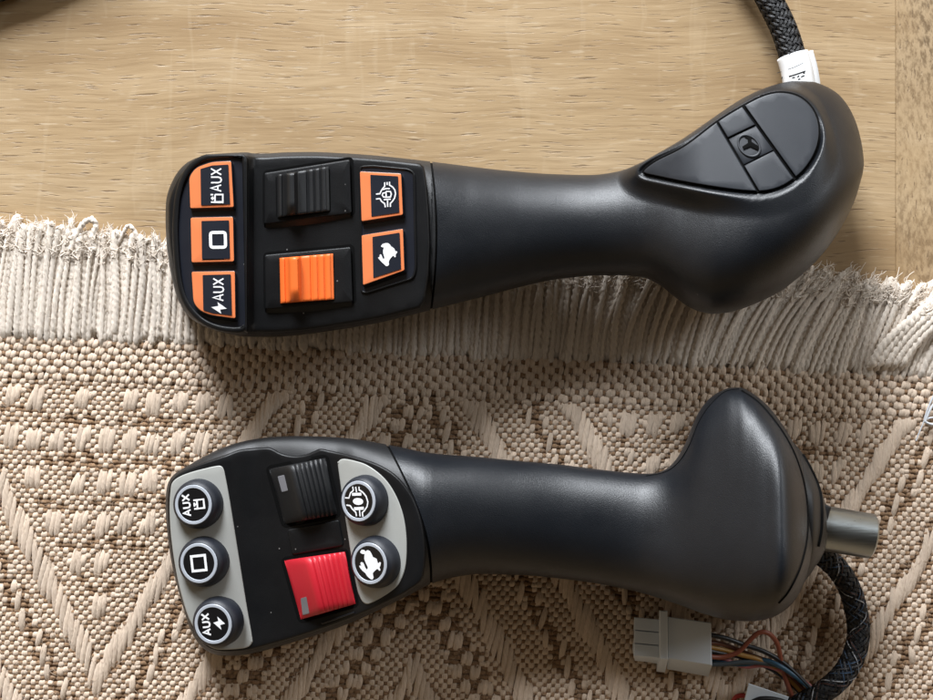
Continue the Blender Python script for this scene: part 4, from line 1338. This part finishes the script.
# ================================================================== LOOSE PLASTIC THREAD
th = NGeo()
for pts, r in (([(916, 441), (919, 433), (922.5, 425), (924, 421)], .00022), ([(924, 421), (927, 411), (931, 401), (936, 391), (942, 380)], .00028), ([(924, 421), (930, 424), (938, 424.5), (946, 422)], .0004), ([(924, 420), (930, 418), (938, 417), (946, 415)], .0003), ([(925, 422), (929, 412), (934, 404), (944, 396)], .0004)):
    c = catmull(pts, 8)
    v, q = tube(P(c[:, 0], c[:, 1], 4.2), r, 8)
    th.add(v, q)
tho = th.build('plastic_thread', flat_col('clear_white_plastic', (0.62, 0.64, 0.67), 0.25))
tho['label'] = 'thin white plastic tag thread lying on the rug at its right'; tho['category'] = 'thread'

# ================================================================== CAMERA, LIGHT, WORLD
cam = bpy.data.cameras.new('camera'); co_ = bpy.data.objects.new('camera', cam); COL.objects.link(co_)
cam.sensor_width = 36.0; cam.lens = 36.0 * D / 0.28; cam.clip_start = 0.01; cam.clip_end = 50
co_.location = (0, 0, D)
scene.camera = co_

L = bpy.data.lights.new('window_light', 'AREA'); lo = bpy.data.objects.new('window_light', L); COL.objects.link(lo)
L.shape = 'RECTANGLE'; L.size = 0.50; L.size_y = 0.80; L.energy = 54.0; L.color = (0.91, 0.95, 1.0)
lo.location = (-0.34, 1.34, 0.64)
lo.rotation_euler = (Vector((0, 0, 0)) - lo.location).to_track_quat('-Z', 'Y').to_euler()

L2 = bpy.data.lights.new('side_window_light', 'AREA'); l2 = bpy.data.objects.new('side_window_light', L2); COL.objects.link(l2)
L2.shape = 'RECTANGLE'; L2.size = 0.5; L2.size_y = 0.7; L2.energy = 7.0; L2.color = (0.86, 0.93, 1.0)
l2.location = (1.25, 0.75, 0.85)
l2.rotation_euler = (Vector((0.1, 0, 0)) - l2.location).to_track_quat('-Z', 'Y').to_euler()

w = bpy.data.worlds.new('World'); scene.world = w; w.use_nodes = True
bg = w.node_tree.nodes['Background']
nt = w.node_tree
tc = nt.nodes.new('ShaderNodeTexCoord'); sx = nt.nodes.new('ShaderNodeSeparateXYZ'); nt.links.new(tc.outputs['Generated'], sx.inputs[0])
# a room: dim ceiling overhead, brighter walls lower down, palest round the window side
rz = ramp(nt, sx.outputs['Z'], [(0.0, (0.76, 0.58, 0.38)), (0.3, (0.69, 0.52, 0.34)), (0.62, (0.18, 0.135, 0.09)), (0.86, (0.045, 0.034, 0.022)), (1.0, (0.03, 0.024, 0.018))])
my = nd(nt, 'ShaderNodeMapRange', i_1=0.0, i_2=1.0, i_3=0.0, i_4=0.8); nt.links.new(sx.outputs['Y'], my.inputs[0])
cw = mix(nt, my.outputs[0], rz.outputs[0], (0.36, 0.33, 0.28))
fy_ = nd(nt, 'ShaderNodeMapRange', i_1=-1.0, i_2=0.6, i_3=0.40, i_4=1.0); nt.links.new(sx.outputs['Y'], fy_.inputs[0])
vm = nd(nt, 'ShaderNodeVectorMath', operation='SCALE'); nt.links.new(cw, vm.inputs[0]); nt.links.new(fy_.outputs[0], vm.inputs['Scale'])
nt.links.new(vm.outputs[0], bg.inputs['Color']); bg.inputs['Strength'].default_value = 0.88

vs = scene.view_settings
vs.view_transform = 'Standard'; vs.look = 'None'; vs.exposure = 0.22; vs.gamma = 1.0
scene.cycles.use_denoising = True
